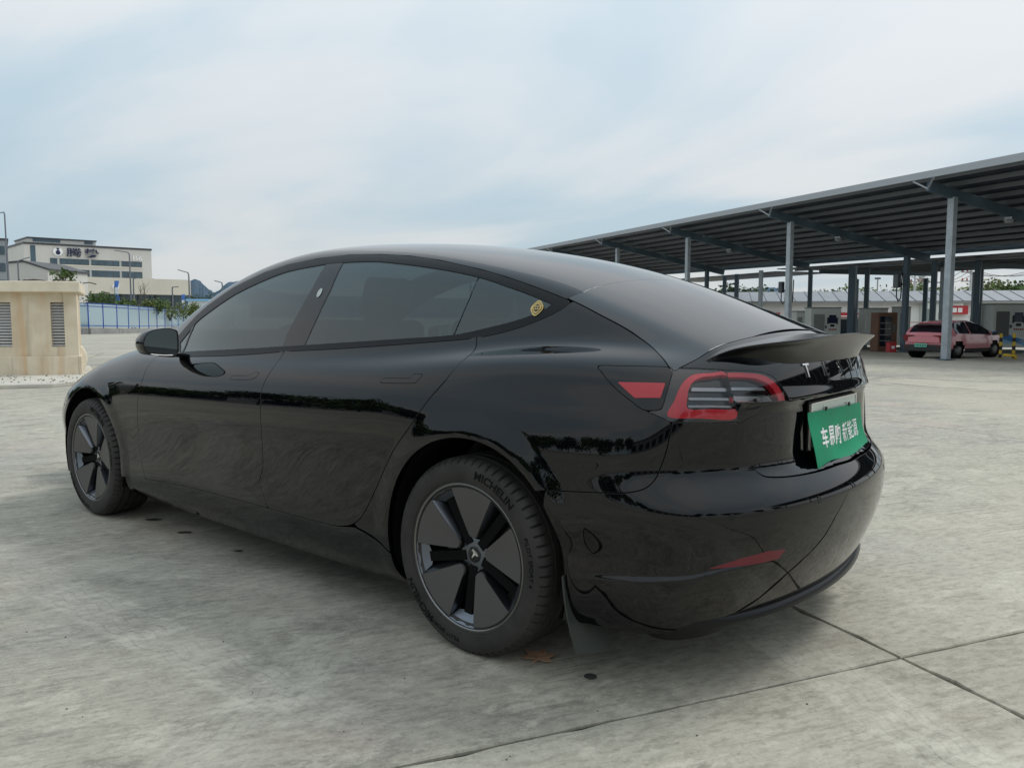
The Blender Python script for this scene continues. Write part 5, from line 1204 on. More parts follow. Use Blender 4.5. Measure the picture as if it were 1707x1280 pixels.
# ---- charging cabinets under the canopy
M_cab=mat('cabinet_grey',(.64,.67,.63),rough=.45,spec=.4,noise=(2,.05)); M_cabd=mat('cabinet_dark_grey',(.12,.125,.12),rough=.5); M_cabs=mat('cabinet_side_green_grey',(.24,.27,.25),rough=.5)
M_blue=mat('cabinet_blue',(.03,.22,.58),rough=.4); M_ltblue=mat('cabinet_light_blue',(.26,.52,.80),rough=.4); M_scr=mat('screen_blue_black',(.02,.03,.07),rough=.15); M_ink=mat('ink_black',(.01,.01,.015),rough=.5); M_inkr=mat('ink_red',(.35,.03,.03),rough=.5)
M_yel=mat('safety_yellow',(.62,.42,.03),rough=.5); M_brown=mat('brown_panel',(.16,.075,.045),rough=.6,noise=(3,.2))
def cabinet(label,px0,px1,ytop,ybase,wave=False,poster=True,rot=0.0,name='charging_cabinet',group='charging cabinets',dd=.9,door=True):
    d=.996*1320/(ybase-551.7); a=at(px0,ybase,d); b=at(px1,ybase,d); top=at(px0,ytop,d).z; g=min(a.z,b.z); w=(b-a).length; h=top-g
    t=empty(name,label,'cabinet',(a+b)/2,ATZ(RT)+rot,group); t.location.z=g
    L=lambda x,y,z:(x,y,z)   # local: x to the right as seen, y away is -
    mb=MB(); mb.box((0,dd/2,h/2+.12),(w,dd,h-.24)); mb.build('case',M_cab,t,bevel=.015)
    MB().box((0,dd/2,.06),(w*.96,dd*.9,.12)).build('plinth',M_cabd,t)
    MB().box((0,dd/2,h+.03),(w*1.03,dd*1.04,.06)).build('cap',M_cabs,t,bevel=.01)
    f=-.004
    if door:
        MB().box((-w*.22,-.008,h*.60),(w*.36,.016,h*.52)).build('vent_door',M_cabd if wave else M_cabs,t)
    if poster:
        MB().box((w*.22,-.008,h*.74),(w*.24,.02,h*.20)).build('screen',M_scr,t,bevel=.006)
        for s in (-1,1): MB().box((w*.22+s*w*.15,-.012,h*.70),(w*.05,.03,h*.16)).build('plug_holder',M_ink,t,bevel=.006)
        MB().box((w*.22,-.006,h*.585),(w*.14,.014,h*.06)).build('instruction_label',M_ink,t)
        for i in range(5): MB().box((w*(.12+.055*i),-.006,h*.49),(w*.038,.012,h*.035)).build('maker_mark',M_inkr,t)
        for s in (0,1): MB().box((-w*.01+s*w*.035,-.01,h*.55),(w*.02,.02,h*.07)).build('handle',M_ink,t)
    if wave:
        pts=[(-w/2,.44*h)]+[(-w/2+w*i/16,h*(.40+.05*math.cos(i/16*3.4)-.10*(i/16)**2)) for i in range(17)]
        lo=[(-w/2+w*i/16,h*(.27-.02*math.sin(i/16*3))) for i in range(17)][::-1]
        Mx=Matrix(((1,0,0,0),(0,0,-1,0),(0,1,0,0),(0,0,0,1)))
        MB().prism(pts[1:]+lo,.012,Mx).build('blue_wave',M_blue,t)
        MB().prism([(x,z-.12*h) for x,z in pts[3:]]+[(x,z-.05*h) for x,z in lo[:-2]],.016,Mx).build('light_blue_wave',M_ltblue,t)
    return t
cabinet('grey charging cabinet with blue wave stripe right of the pink car',1652,1712,508,588,wave=True)
cabinet('grey charging cabinet with screen left of the first rear canopy column',1350,1400,514,583)
cabinet('narrow plain grey cabinet at the left end of the cabinet row',1326,1347,520,582,poster=False)
cabinet('grey cabinet with small lettering beside the vending machine',1441,1478,515,583,door=False)
cabinet('dark grey metal cabinet behind the wide grey column',1497,1516,513,583,poster=False)
cabinet('olive grey transformer cabinet rising behind the pink car',1537,1574,505,575,poster=False,dd=1.4)
def vending():
    px0,px1,yt,yb=1462,1494,521,586; d=.996*1320/(yb-551.7); a=at(px0,yb,d); b=at(px1,yb,d); w=(b-a).length; h=at(px0,yt,d).z-a.z
    t=empty('vending_machine','brown vending machine with dark glass front beside the grey column','vending machine',(a+b)/2,ATZ(RT)); t.location.z=a.z
    MB().box((0,.4,h/2),(w,.8,h)).build('case',M_brown,t,bevel=.012)
    f=MB().box((-w*.1,-.01,h*.52),(w*.62,.02,h*.76)).build('glass_front',M_dkglass,t,bevel=.006)
    for i in range(4): MB().box((-w*.1,-.022,h*(.28+.15*i)),(w*.56,.01,.03)).build('shelf_edge',M_frame,f)
    MB().box((w*.33,-.01,h*.6),(w*.14,.02,h*.2)).build('pay_panel',M_cabd,t)
vending()
def boxy(name,label,cat,px0,px1,yt,yb,parts,group=None,dep=.4):
    d=.996*1320/(yb-551.7); a=at(px0,yb,d); b=at(px1,yb,d); w=(b-a).length; h=at(px0,yt,d).z-a.z; t=empty(name,label,cat,(a+b)/2,ATZ(RT),group); t.location.z=a.z
    for nm,m,x0,x1,z0,z1,y0,y1 in parts: MB().box(((x0+x1)/2*w,(y0+y1)/2*dep,(z0+z1)/2*h),((x1-x0)*w,(y1-y0)*dep,(z1-z0)*h)).build(nm,m,t,bevel=.008)
    return t
boxy('extinguisher_box','small red fire extinguisher box on the ground left of the column','fire box',1483,1494,571,587,[('case',M_redsign,-.5,.5,0,1,0,1),('lid',M_redsign,-.53,.53,.86,1.03,-.05,1.05),('label_plate',M_wht,-.25,.25,.35,.65,-.03,.0)])
for i,(px,lab) in enumerate(((1667,'yellow and black striped guard post left of its pair'),(1689,'yellow and black striped guard post right of its pair'))):
    yb=597; d=.996*1320/(yb-551.7); p=at(px,yb,d); t=empty('guard_post',lab,'bollard',p,0,'striped guard posts by the charging cabinet')
    for k in range(6): MB().lathe([(.0,k*.15),(.055,k*.15),(.055,k*.15+.15),(0,k*.15+.15)],14,'Z').build('stripe',M_yel if k%2 else M_ink,t,smooth=True,angle=R(40))
    MB().lathe([(.10,0),(.10,.012),(.0,.014)],14,'Z').build('foot',M_yel,t)
d=.996*1320/(600-551.7); a=at(1673,597,d); b=at(1693,599,d); mb=MB(); mb.tube([a+Vector((0,0,.06)),a+Vector((0,0,.12)),b+Vector((0,0,.12)),b+Vector((0,0,.0))],.045,8); tag(mb.build('wheel_stop',M_yel,smooth=True),'low bent yellow pipe wheel stop in front of the guard posts','wheel stop')
# ---- pink car
M_pink=mat('pink_paint',(.62,.205,.235),rough=.30,spec=.5,coat=.8,coat_rough=.05)
M_clad=mat('dark_cladding',(.018,.018,.02),rough=.6)
def pink_car():
    yb=595; d=.996*1320/(yb-551.7); c=at(1591,yb,d); fw=(FW*math.cos(R(57))+RT*math.sin(R(57))); t=empty('pink_car','pink crossover car with black glass and green plate parked under the canopy','car',c,ATZ(fw)); t.location.z=float(gz(c.x,c.y)); t.scale=(.98,.98,.86)
    Lc=4.35; 
    top=Spl([(-.02,.98),(.06,1.10),(.30,1.36),(.62,1.51),(1.1,1.60),(1.8,1.62),(2.3,1.57),(2.8,1.38),(3.25,1.12),(3.6,1.02),(4.0,.93),(4.25,.80),(4.36,.62)])
    belt=Spl([(0,1.02),(.5,1.06),(1.2,1.05),(2.2,1.02),(3.0,.99),(3.4,.97),(4.0,.88),(4.36,.6)])
    wid=Spl([(-.02,.70),(.12,.80),(.45,.88),(1,.91),(2.2,.91),(3.3,.90),(3.9,.84),(4.2,.72),(4.36,.52)])
    xs=np.linspace(0,4.36,72); V=[];cl=[]
    for x in xs:
        zt=float(top(x)); zb=min(float(belt(x)),zt-.03); w=float(wid(x)); wr=w*(.98 if zt-zb<.08 else .98-.34*min(1,(zt-zb)/.55)); bot=.22+.10*max(0,1-x/.35)+.10*max(0,(x-4.0)/.36)
        sec=[(w*.80,bot),(w*.94,bot+.05),(w*.985,.42),(w,.58),(w*.998,.74),(w*.985,.88),(w*.965,zb)]
        for k in (.2,.4,.6,.8,.93): sec.append((w*.955+(wr-w*.955)*k,zb+(zt-zb)*k*(1-.06*k)))
        sec+=[(wr*.86,zb+(zt-zb)*.985),(wr*.55,zt+.006),(wr*.25,zt+.012),(0,zt+.014)]
        V.append(sec)
    V=np.array(V); ns=V.shape[1]; groups={}
    def put(kind,quad): groups.setdefault(kind,[]).append(quad)
    def pt(i,j,s): x=xs[i]; y,z=V[i,j]; lean=.0; return (x-2.2,s*y,z)
    def inarch(x,z): return math.hypot(x-.80,z-.34)<.40 or math.hypot(x-3.45,z-.34)<.40
    for i in range(len(xs)-1):
        for j in range(ns-1):
            x=(xs[i]+xs[i+1])/2; z=(V[i,j,1]+V[i,j+1,1]+V[i+1,j,1]+V[i+1,j+1,1])/4
            for s in (1,-1):
                q=[pt(i,j,s),pt(i+1,j,s),pt(i+1,j+1,s),pt(i,j+1,s)]
                if j<6 and inarch(x,z): continue
                if 6<=j<11 and .62<x<3.05 and not(1.60<x<1.68): k='side_window'
                elif 6<=j<12 and x>=3.05 and z>float(belt(x))+.03: k='side_window' if x<3.1 else 'body'
                elif j>=12 and .08<x<.42: k='rear_screen'
                elif j>=13 and 2.45<x<3.3: k='windscreen'
                elif j<2: k='cladding'
                else: k='body'
                put(k,q)
    mats=dict(body=M_pink,side_window=M_dkglass,rear_screen=M_dkglass,windscreen=M_dkglass,cladding=M_clad)
    for k,qs in groups.items():
        for s in ((1,-1) if k=='side_window' else (0,)):
            mb=MB()
            for q in qs:
                if s and q[0][1]*s<0: continue
                mb.add(q,[(0,1,2,3)])
            mb.build(k,mats[k],t,smooth=True,weld=True,angle=R(40))
    # tail: closing panel, lamps, bumper, plate
    mb=MB(); sec=V[0]; pr_=[(-2.2,y,z) for y,z in sec]+[(-2.2,-y,z) for y,z in sec[::-1][1:]]; mb.add(pr_,[tuple(range(len(pr_)))]); mb.build('tailgate',M_pink,t)
    MB().box((-2.20,0,.44),(.16,1.44,.30)).build('rear_bumper',M_clad,t,bevel=.05,seg=2)
    MB().box((-2.22,0,.80),(.05,1.26,.28)).build('tailgate_panel',M_pink,t,bevel=.02)
    MB().box((-2.05,0,1.53),(.5,1.12,.035)).build('roof_spoiler',M_pink,t,bevel=.012)
    for s in (1,-1):
        Mx=Matrix(((0,0,1,-2.26),(1,0,0,0),(0,1,0,0),(0,0,0,1)))
        MB().prism([(s*.34,.98),(s*.78,1.00),(s*.80,.90),(s*.70,.72),(s*.63,.72),(s*.60,.90)],.05,Mx).build('tail_lamp',mat('tail_lamp_dark_red',(.16,.008,.012),rough=.15),t)
        MB().box((-1.98,s*.815,.93),(.34,.05,.07)).build('lamp_wrap',mat('tail_lamp_dark_red'),t,bevel=.01)
        MB().box((.95,s*1.0,1.03),(.14,.16,.12)).build('door_mirror',M_clad,t,bevel=.03,seg=2)
        MB().box((2.02,s*.62,.76),(.20,.24,.10)).build('headlamp',mat('headlamp_clear',(.6,.62,.65),rough=.1),t,bevel=.03,seg=2)
        MB().box((-2.285,s*.62,.50),(.02,.20,.03)).build('rear_fog_lamp',mat('tail_lamp_dark_red'),t)
        for x in (-1.40,1.25):
            w=bpy.data.objects.new('wheel',None); link(w,t); w.location=(x,s*.80,.335)
            MB().lathe([(.20,.10),(.26,.115),(.315,.10),(.335,.07),(.335,-.07),(.315,-.10)],36).build('tyre',M_tyre,w,smooth=True)
            MB().lathe([(.0,.085*s),(.09,.09*s),(.21,.08*s),(.215,-.02*s)],20).build('rim',mat('rim_grey',(.12,.12,.12),rough=.4,metal=.6),w,smooth=True)
            MB().tube([(x,s*.55,.36),(x,s*.86,.36)],.385,22).build('wheel_house',M_dark,t)
    MB().box((-2.315,.05,.56),(.02,.46,.15)).build('number_plate',mat('plate_green',(.16,.55,.40),rough=.4),t)
    for i in range(7): MB().box((-2.327,.05-.18+.06*i,.56),(.006,.032,.07)).build('plate_character',M_ink,t)
    for x in (-.55,.35): 
        for s in (1,-1): MB().box((x,s*.915,.86),(.18,.02,.025)).build('door_handle',M_pink,t,bevel=.006)
    return t
pink_car()
# ---- poles, wires and trees behind the white building
M_pole=mat('pole_concrete',(.42,.43,.43),rough=.8)
def tower():
    d=120; b=at(1535,500,d); top=at(1533,438,d).z; t=empty('tower','pale slender tower rising behind the low white building','tower',(b.x,b.y,-2))
    h=top+2; MB().tube([(0,0,0),(0,0,h*.55),(0,0,h)],[.55,.46,.36],14).build('shaft',M_pole,t,smooth=True,angle=R(40))
    MB().lathe([(.55,h*.60),(.62,h*.60),(.62,h*.66),(.5,h*.66)],18,'Z').build('collar',M_frame,t)
tower()
def power_pole(label,px,ytop,d):
    b=at(px,520,d); top=at(px,ytop,d).z; g=float(gz(b.x,b.y)); t=empty('power_pole',label,'pole',(b.x,b.y,g),ATZ(RT),'power poles behind the white building'); h=top-g
    MB().tube([(0,0,0),(0,0,h)],[.16,.11],10).build('shaft',M_pole,t,smooth=True)
    for z in (h-.35,h-1.25):
        MB().box((0,0,z),(2.0,.1,.1)).build('crossarm',M_frame,t)
        for x in (-.85,-.4,.4,.85): MB().lathe([(0,z+.05),(.05,z+.05),(.09,z+.12),(.05,z+.19),(.08,z+.26),(0,z+.33)],8,'Z',c=(x,0,0)).build('insulator',M_inkr,t,smooth=True)
    return t
p1=power_pole('power pole with red insulators right of the tower',1616,448,80); p2=power_pole('thin power pole left of the tower',1523,452,95)
mb=MB(); A=at(1616,452,80); Bq=at(1523,455,95); Cq=at(1800,420,70)
for o_ in (-.8,0,.8):
    for p,q in ((A,Bq),(A,Cq)):
        w_=Vector((RT[0],RT[1],0))*o_; mb=MB(); mb.tube([p+w_+(q-p)*t+Vector((0,0,-1.2*4*t*(1-t))) for t in np.linspace(0,1,9)],.025,5); tag(mb.build('power_wire',M_ink,smooth=True),'%s power wire running %s of the insulator pole behind the white building'%({-.8:'nearer',0:'middle',.8:'farther'}[o_],'left' if q is Bq else 'right'),'wire','power wires')
lm=at(1463,470,70); t=empty('lamp_post','small lamp post behind the white building roof','lamp',(lm.x,lm.y,-2)); MB().tube([(0,0,0),(0,0,lm.z+2.2)],.06,8).build('post',M_frame,t); MB().box((0,0,lm.z+2.3),(.45,.2,.14)).build('lamp_head',M_ink,t)
TR=[(1665,459,98,M_leafC,7,'round yellow-green tree at the right edge above the white roof'),(1692,466,92,M_leafA,5,'small tree at the far right edge above the white roof'),(1560,474,105,M_leafC,9,'low broad pale tree behind the tower'),(1500,474,108,M_leafC,9,'low broad pale tree left of the tower'),(1440,478,110,M_leafC,9,'low pale tree above the white roof near the double column'),(1385,483,104,M_leafA,6,'small tree above the white roof left of the wide column'),(1618,470,112,M_leafC,8,'low tree behind the power pole'),(1250,478,90,M_leafB,7,'dark tree at the left end of the white building'),(1215,474,88,M_leafB,7,'dark tree just above the car rear window'),(1283,486,100,M_leafB,5,'small dark tree beside the left dark column')]
for i,(px,yt,d,m,w,lab) in enumerate(TR):
    b=at(px,520,d); g=float(gz(b.x,b.y)); h=at(px,yt,d).z-g; tree(lab,(b.x,b.y,g),h,w,m,100+i,n=1500,leaf=.42,group='trees beyond the white building',trunk=.22)
# ---------------------------------------------------------------- left background
M_stone=mat('kiosk_render',(.72,.64,.50),rough=.85,noise=(2.2,.14),bump=(20,.3,.01))
M_slat=mat('louvre_grey',(.72,.72,.72),rough=.45,metal=.2)
M_slot=mat('vent_dark',(.01,.01,.01),rough=.9)
def stain_mat():
    m=mat('kiosk_stained_render',(.58,.53,.43),rough=.85,bump=(18,.35,.01)); nt=m.node_tree; N=nt.nodes; L=nt.links; b=N['Principled BSDF']
    tc=N.new('ShaderNodeTexCoord'); 
    def noise(sc,loc,s,det=6,dist=.5):
        mp=N.new('ShaderNodeMapping'); mp.inputs['Scale'].default_value=sc; mp.inputs['Location'].default_value=loc; L.new(tc.outputs['Object'],mp.inputs[0]); n=N.new('ShaderNodeTexNoise'); n.inputs['Scale'].default_value=s; n.inputs['Detail'].default_value=det; n.inputs['Distortion'].default_value=dist; L.new(mp.outputs[0],n.inputs['Vector']); return n.outputs[0]
    def rng(v,a,c,d=0,e=1):
        n=N.new('ShaderNodeMapRange'); n.inputs['From Min'].default_value=a; n.inputs['From Max'].default_value=c; n.inputs['To Min'].default_value=d; n.inputs['To Max'].default_value=e; L.new(v,n.inputs[0]); return n.outputs[0]
    def mix(f,a,c):
        n=N.new('ShaderNodeMix'); n.data_type='RGBA'; L.new(f,n.inputs['Factor'])
        for k,v in (('A',a),('B',c)):
            if isinstance(v,tuple): n.inputs[k].default_value=(*v,1)
            else: L.new(v,n.inputs[k])
        return n.outputs['Result']
    col=mix(rng(noise((1,1,1),(0,0,0),2.0),.35,.65),(.72,.635,.49),(.60,.51,.37))
    col=mix(rng(noise((2.2,2.2,.16),(2.35,1,0),1.4,8,.25),.47,.64,0,.75),col,(.60,.39,.21))      # rust runs
    col=mix(rng(noise((5,5,.3),(7,3,0),1.6),.56,.70,0,.45),col,(.34,.29,.22))
    L.new(col,b.inputs['Base Color']); return m
M_stain=stain_mat()
def kiosk():
    """concrete ventilation shaft with louvred openings and an overhanging slab"""
    d=15.0; corner=at(67,630,d)      # angled edge between the two visible faces
    c=E((67-853.5)/1320*d,d); g=float(c.z); top=at(60,487,d).z-g; h=top
    t=empty('vent_kiosk','stained concrete ventilation kiosk with louvred openings on the left','kiosk',c)
    # plan: an octagon-like prism; local frame: x right as seen, y away
    rt=Vector((RT[0],RT[1],0)); fw=Vector((FW[0],FW[1],0)); t.rotation_euler=(0,0,ATZ(RT))
    W0=(67-(-60))/1320*d; s1=(130-67)/1320*d
    pl=[(-1.9,0),(0,0),(.61,.22),(-.52,2.4),(-1.4,3.3),(-3.2,3.3)]
    def wall(p,q,z0,z1,thick,holes):
        P=Vector((*p,0));Q=Vector((*q,0));u=(Q-P);L=u.length;u.normalize();n=Vector((u.y,-u.x,0)); 
        return P,u,n,L
    faces=[(pl[i],pl[(i+1)%6],[]) for i in range(6)]
    zb,zt=.60,1.44
    for fi,(p,q,_) in enumerate(faces):
        P=Vector((*p,0));Q=Vector((*q,0));u=(Q-P);L=u.length;u.normalize();n=Vector((u.y,-u.x,0))
        holes=[(.92,1.38)] if fi==0 else ([(.20,.47)] if fi==1 else [])
        xs=[0]+[x for hh in holes for x in hh]+[L]
        mb=MB()
        def bx(x0,x1,z0,z1,d0,d1): 
            V=[P+u*x+n*dd+Vector((0,0,z)) for x in(x0,x1) for dd in(d0,d1) for z in(z0,z1)]; mb.add(V,[(0,1,3,2),(4,6,7,5),(0,4,5,1),(2,3,7,6),(0,2,6,4),(1,5,7,3)])
        bx(0,L,-.15,zb,-.22,0.0); bx(0,L,zt,h,-.22,0.0)
        for i in range(0,len(xs),2): bx(xs[i],xs[i+1],zb+.0005,zt-.0005,-.22,-.0005)
        mb.build('wall',M_stain,t)
        mb=MB(); bx(-.02,L+.02,-.15,.42,0.001,.045); mb.build('plinth',M_stain,t,bevel=.01)
        for hh in holes:
            mb=MB(); bx(hh[0],hh[1],zb,zt,-.215,-.20); mb.build('vent_back',M_slot,t)
            ns=15
            for k in range(ns):
                z=zb+(zt-zb)*(k+.5)/ns; mb=MB(); A=P+u*hh[0]+n*-.10+Vector((0,0,z)); Bv=P+u*hh[1]+n*-.10+Vector((0,0,z))
                mb.bar(A,Bv,.050,.014,up=(n*.7+Vector((0,0,1))).normalized()); mb.build('louvre_slat',M_slat,t)
    # roof slab
    rp=[(p[0]*1.0+(.20 if p[0]>0.5 else (.06 if p[0]>-.6 else -.2)),p[1]+(-.24 if p[1]<1 else .15)) for p in pl]
    MB().prism(rp,.20,Matrix.Translation((0,0,h))).build('roof_slab',M_stone,t,bevel=.012)
    # litter and roots on the roof
    rg=random.Random(3); mb=MB()
    for k in range(26): x=rg.uniform(-1.7,.5); y=rg.uniform(.0,1.2); a=rg.uniform(0,3.1); l=rg.uniform(.12,.5); mb.tube([(x,y,h+.215),(x+math.cos(a)*l*.5,y+math.sin(a)*l*.5,h+.24),(x+math.cos(a)*l,y+math.sin(a)*l,h+.215)],.012,5)
    o=mb.build('roof_litter',M_bark,t); o['kind']='stuff'
    return t,h,g
kk,kh,kg=kiosk()
kb=at(108,470,15.4); bush('small green weed growing on the kiosk roof',(kb.x,kb.y,kg+kh+.2),.26,.62,.4,M_leafA,11,n=260,leaf=.06,name='weed')
# dusty apron round the kiosk with a kerb edge
M_apron=mat('dusty_apron',(.50,.475,.41),rough=.9,noise=(3,.16),bump=(12,.4,.01))
def apron():
    P=[(-9,654),(60,652),(118,645),(143,633),(150,618)]; q=[at(-260,660,12.2),at(0,660,12.6),at(90,656,12.9),at(140,645,13.6),at(158,625,16),at(150,612,18.5),at(-260,612,18.5)]
    pts=[(v.x,v.y) for v in q]; V=[(x,y,float(gz(x,y))+.004) for x,y in pts]+[(x,y,float(gz(x,y))+.07) for x,y in pts]; n=len(pts)
    mb=MB(); mb.add(V,[tuple(range(n,2*n))]+[(i,(i+1)%n,n+(i+1)%n,n+i) for i in range(n)]); o=mb.build('path',M_apron,bevel=.015); tag(o,kind='structure')
apron()
rg=random.Random(5); mb=MB()
for k in range(120):
    px=rg.uniform(-40,150); d_=rg.uniform(12.9,15.2); p=at(px,640,d_); s=rg.uniform(.006,.026); z=float(gz(p.x,p.y))+.07; mb.box((p.x,p.y,z+s*.4),(s,s*rg.uniform(.6,1.2),s*.8),rz=rg.random()*3)
o=mb.build('gravel',mat('gravel_grey',(.25,.23,.20),rough=.9,noise=(30,.4))); tag(o,'scattered grey gravel on the apron in front of the kiosk','gravel',kind='stuff')
# round disc leaning behind the kiosk
dk=E((117-853.5)/1320*15.9,15.9); t=empty('stone_disc','round tan stone disc standing on edge behind the kiosk','stone disc',dk,ATZ(RT)+R(62)); zc=at(117,602,15.9).z-dk.z
MB().lathe([(.0,-.07),(.30,-.07),(.335,-.04),(.335,.04),(.30,.07),(.0,.07)],40,c=(0,0,max(zc,.335))).build('rim',M_stone,t,smooth=True,angle=R(40)); MB().lathe([(.0,-.085),(.10,-.085),(.11,-.06)],20,c=(0,0,max(zc,.335))).build('boss',M_stone,t,smooth=True,angle=R(40))
# ---- blue-posted glass fence on a concrete kerb wall
M_fblue=mat('fence_blue',(.015,.06,.34),rough=.45); M_kerbw=mat('kerb_wall',(.27,.27,.26),rough=.85,noise=(1.5,.2))
M_fglass=bpy.data.materials.new('fence_panel_frosted'); M_fglass.use_nodes=True
def _fg():
    nt=M_fglass.node_tree; N=nt.nodes; L=nt.links; N.clear(); o=N.new('ShaderNodeOutputMaterial'); mx=N.new('ShaderNodeMixShader'); mx.inputs[0].default_value=.55
    t=N.new('ShaderNodeBsdfTransparent'); t.inputs[0].default_value=(.78,.88,.92,1); d=N.new('ShaderNodeBsdfPrincipled'); d.inputs['Base Color'].default_value=(.60,.72,.76,1); d.inputs['Roughness'].default_value=.12
    L.new(t.outputs[0],mx.inputs[1]); L.new(d.outputs[0],mx.inputs[2]); L.new(mx.outputs[0],o.inputs[0])
_fg()
FP=[(100,505,546.5),(122,505,546.5),(148,505.5,547),(172.5,506.5,547),(195.5,508,547.5),(214.5,509.5,547.6),(232.5,511,547.4),(248,512.2,547),(262,513.4,546.6),(275,514.3,546),(286.5,515.2,545.5),(297,516,545),(306.5,517,544.4),(316,517.6,544),(325,518.3,543.6),(334,519,543.2),(343,519.6,542.8),(352,520.2,542.5),(361,520.8,542.2),(370,521.3,542)]
def fence():
    f0=at(148,547,68); t=empty('glass_fence','pale blue panel fence with blue posts on a low concrete kerb wall','fence',f0)
    Pb=[];H=2.45
    for i,(px,yt,yb) in enumerate(FP):
        d=H*1320/(yb-yt); p=at(px,yb,d); Pb.append((p,d))
    for i,(p,d) in enumerate(Pb):
        b=p-f0; MB().box((b.x,b.y,b.z+H/2),(.09,.09,H)).build('post',M_fblue,t)
        if i+1<len(Pb):
            q=Pb[i+1][0]-f0; u=(q-b)
            for z in (.25,H-.3,H-.02): mb=MB(); mb.bar(b+Vector((0,0,z)),q+Vector((0,0,z)),.05,.07); mb.build('rail',M_fblue,t)
            mb=MB(); mb.bar(b+u*.03+Vector((0,0,H/2)),b+u*.97+Vector((0,0,H/2)),.02,H-.16,up=(0,0,1)); 
            mb.build('panel',M_fglass,t)
            mb=MB(); mb.bar(b+Vector((0,0,-.42)),q+Vector((0,0,-.42)),.5,.84); mb.build('kerb_wall',M_kerbw,t)
    # a plain run closing the fence to the left, out of the picture
    p,d=Pb[0]; left=E(-95,62)
    b=p-f0; q=Vector((left.x,left.y,p.z))-f0
    n=14
    for k in range(n):
        a_=b+(q-b)*k/n; c_=b+(q-b)*(k+1)/n; u=c_-a_
        MB().box((a_.x,a_.y,a_.z+H/2),(.09,.09,H)).build('post',M_fblue,t)
        mb=MB(); mb.bar(a_+u*.02+Vector((0,0,H/2)),a_+u*.98+Vector((0,0,H/2)),.02,H-.16); mb.build('panel',M_fglass,t)
        mb=MB(); mb.bar(a_+Vector((0,0,-.42)),c_+Vector((0,0,-.42)),.5,.84); mb.build('kerb_wall',M_kerbw,t)
fence()
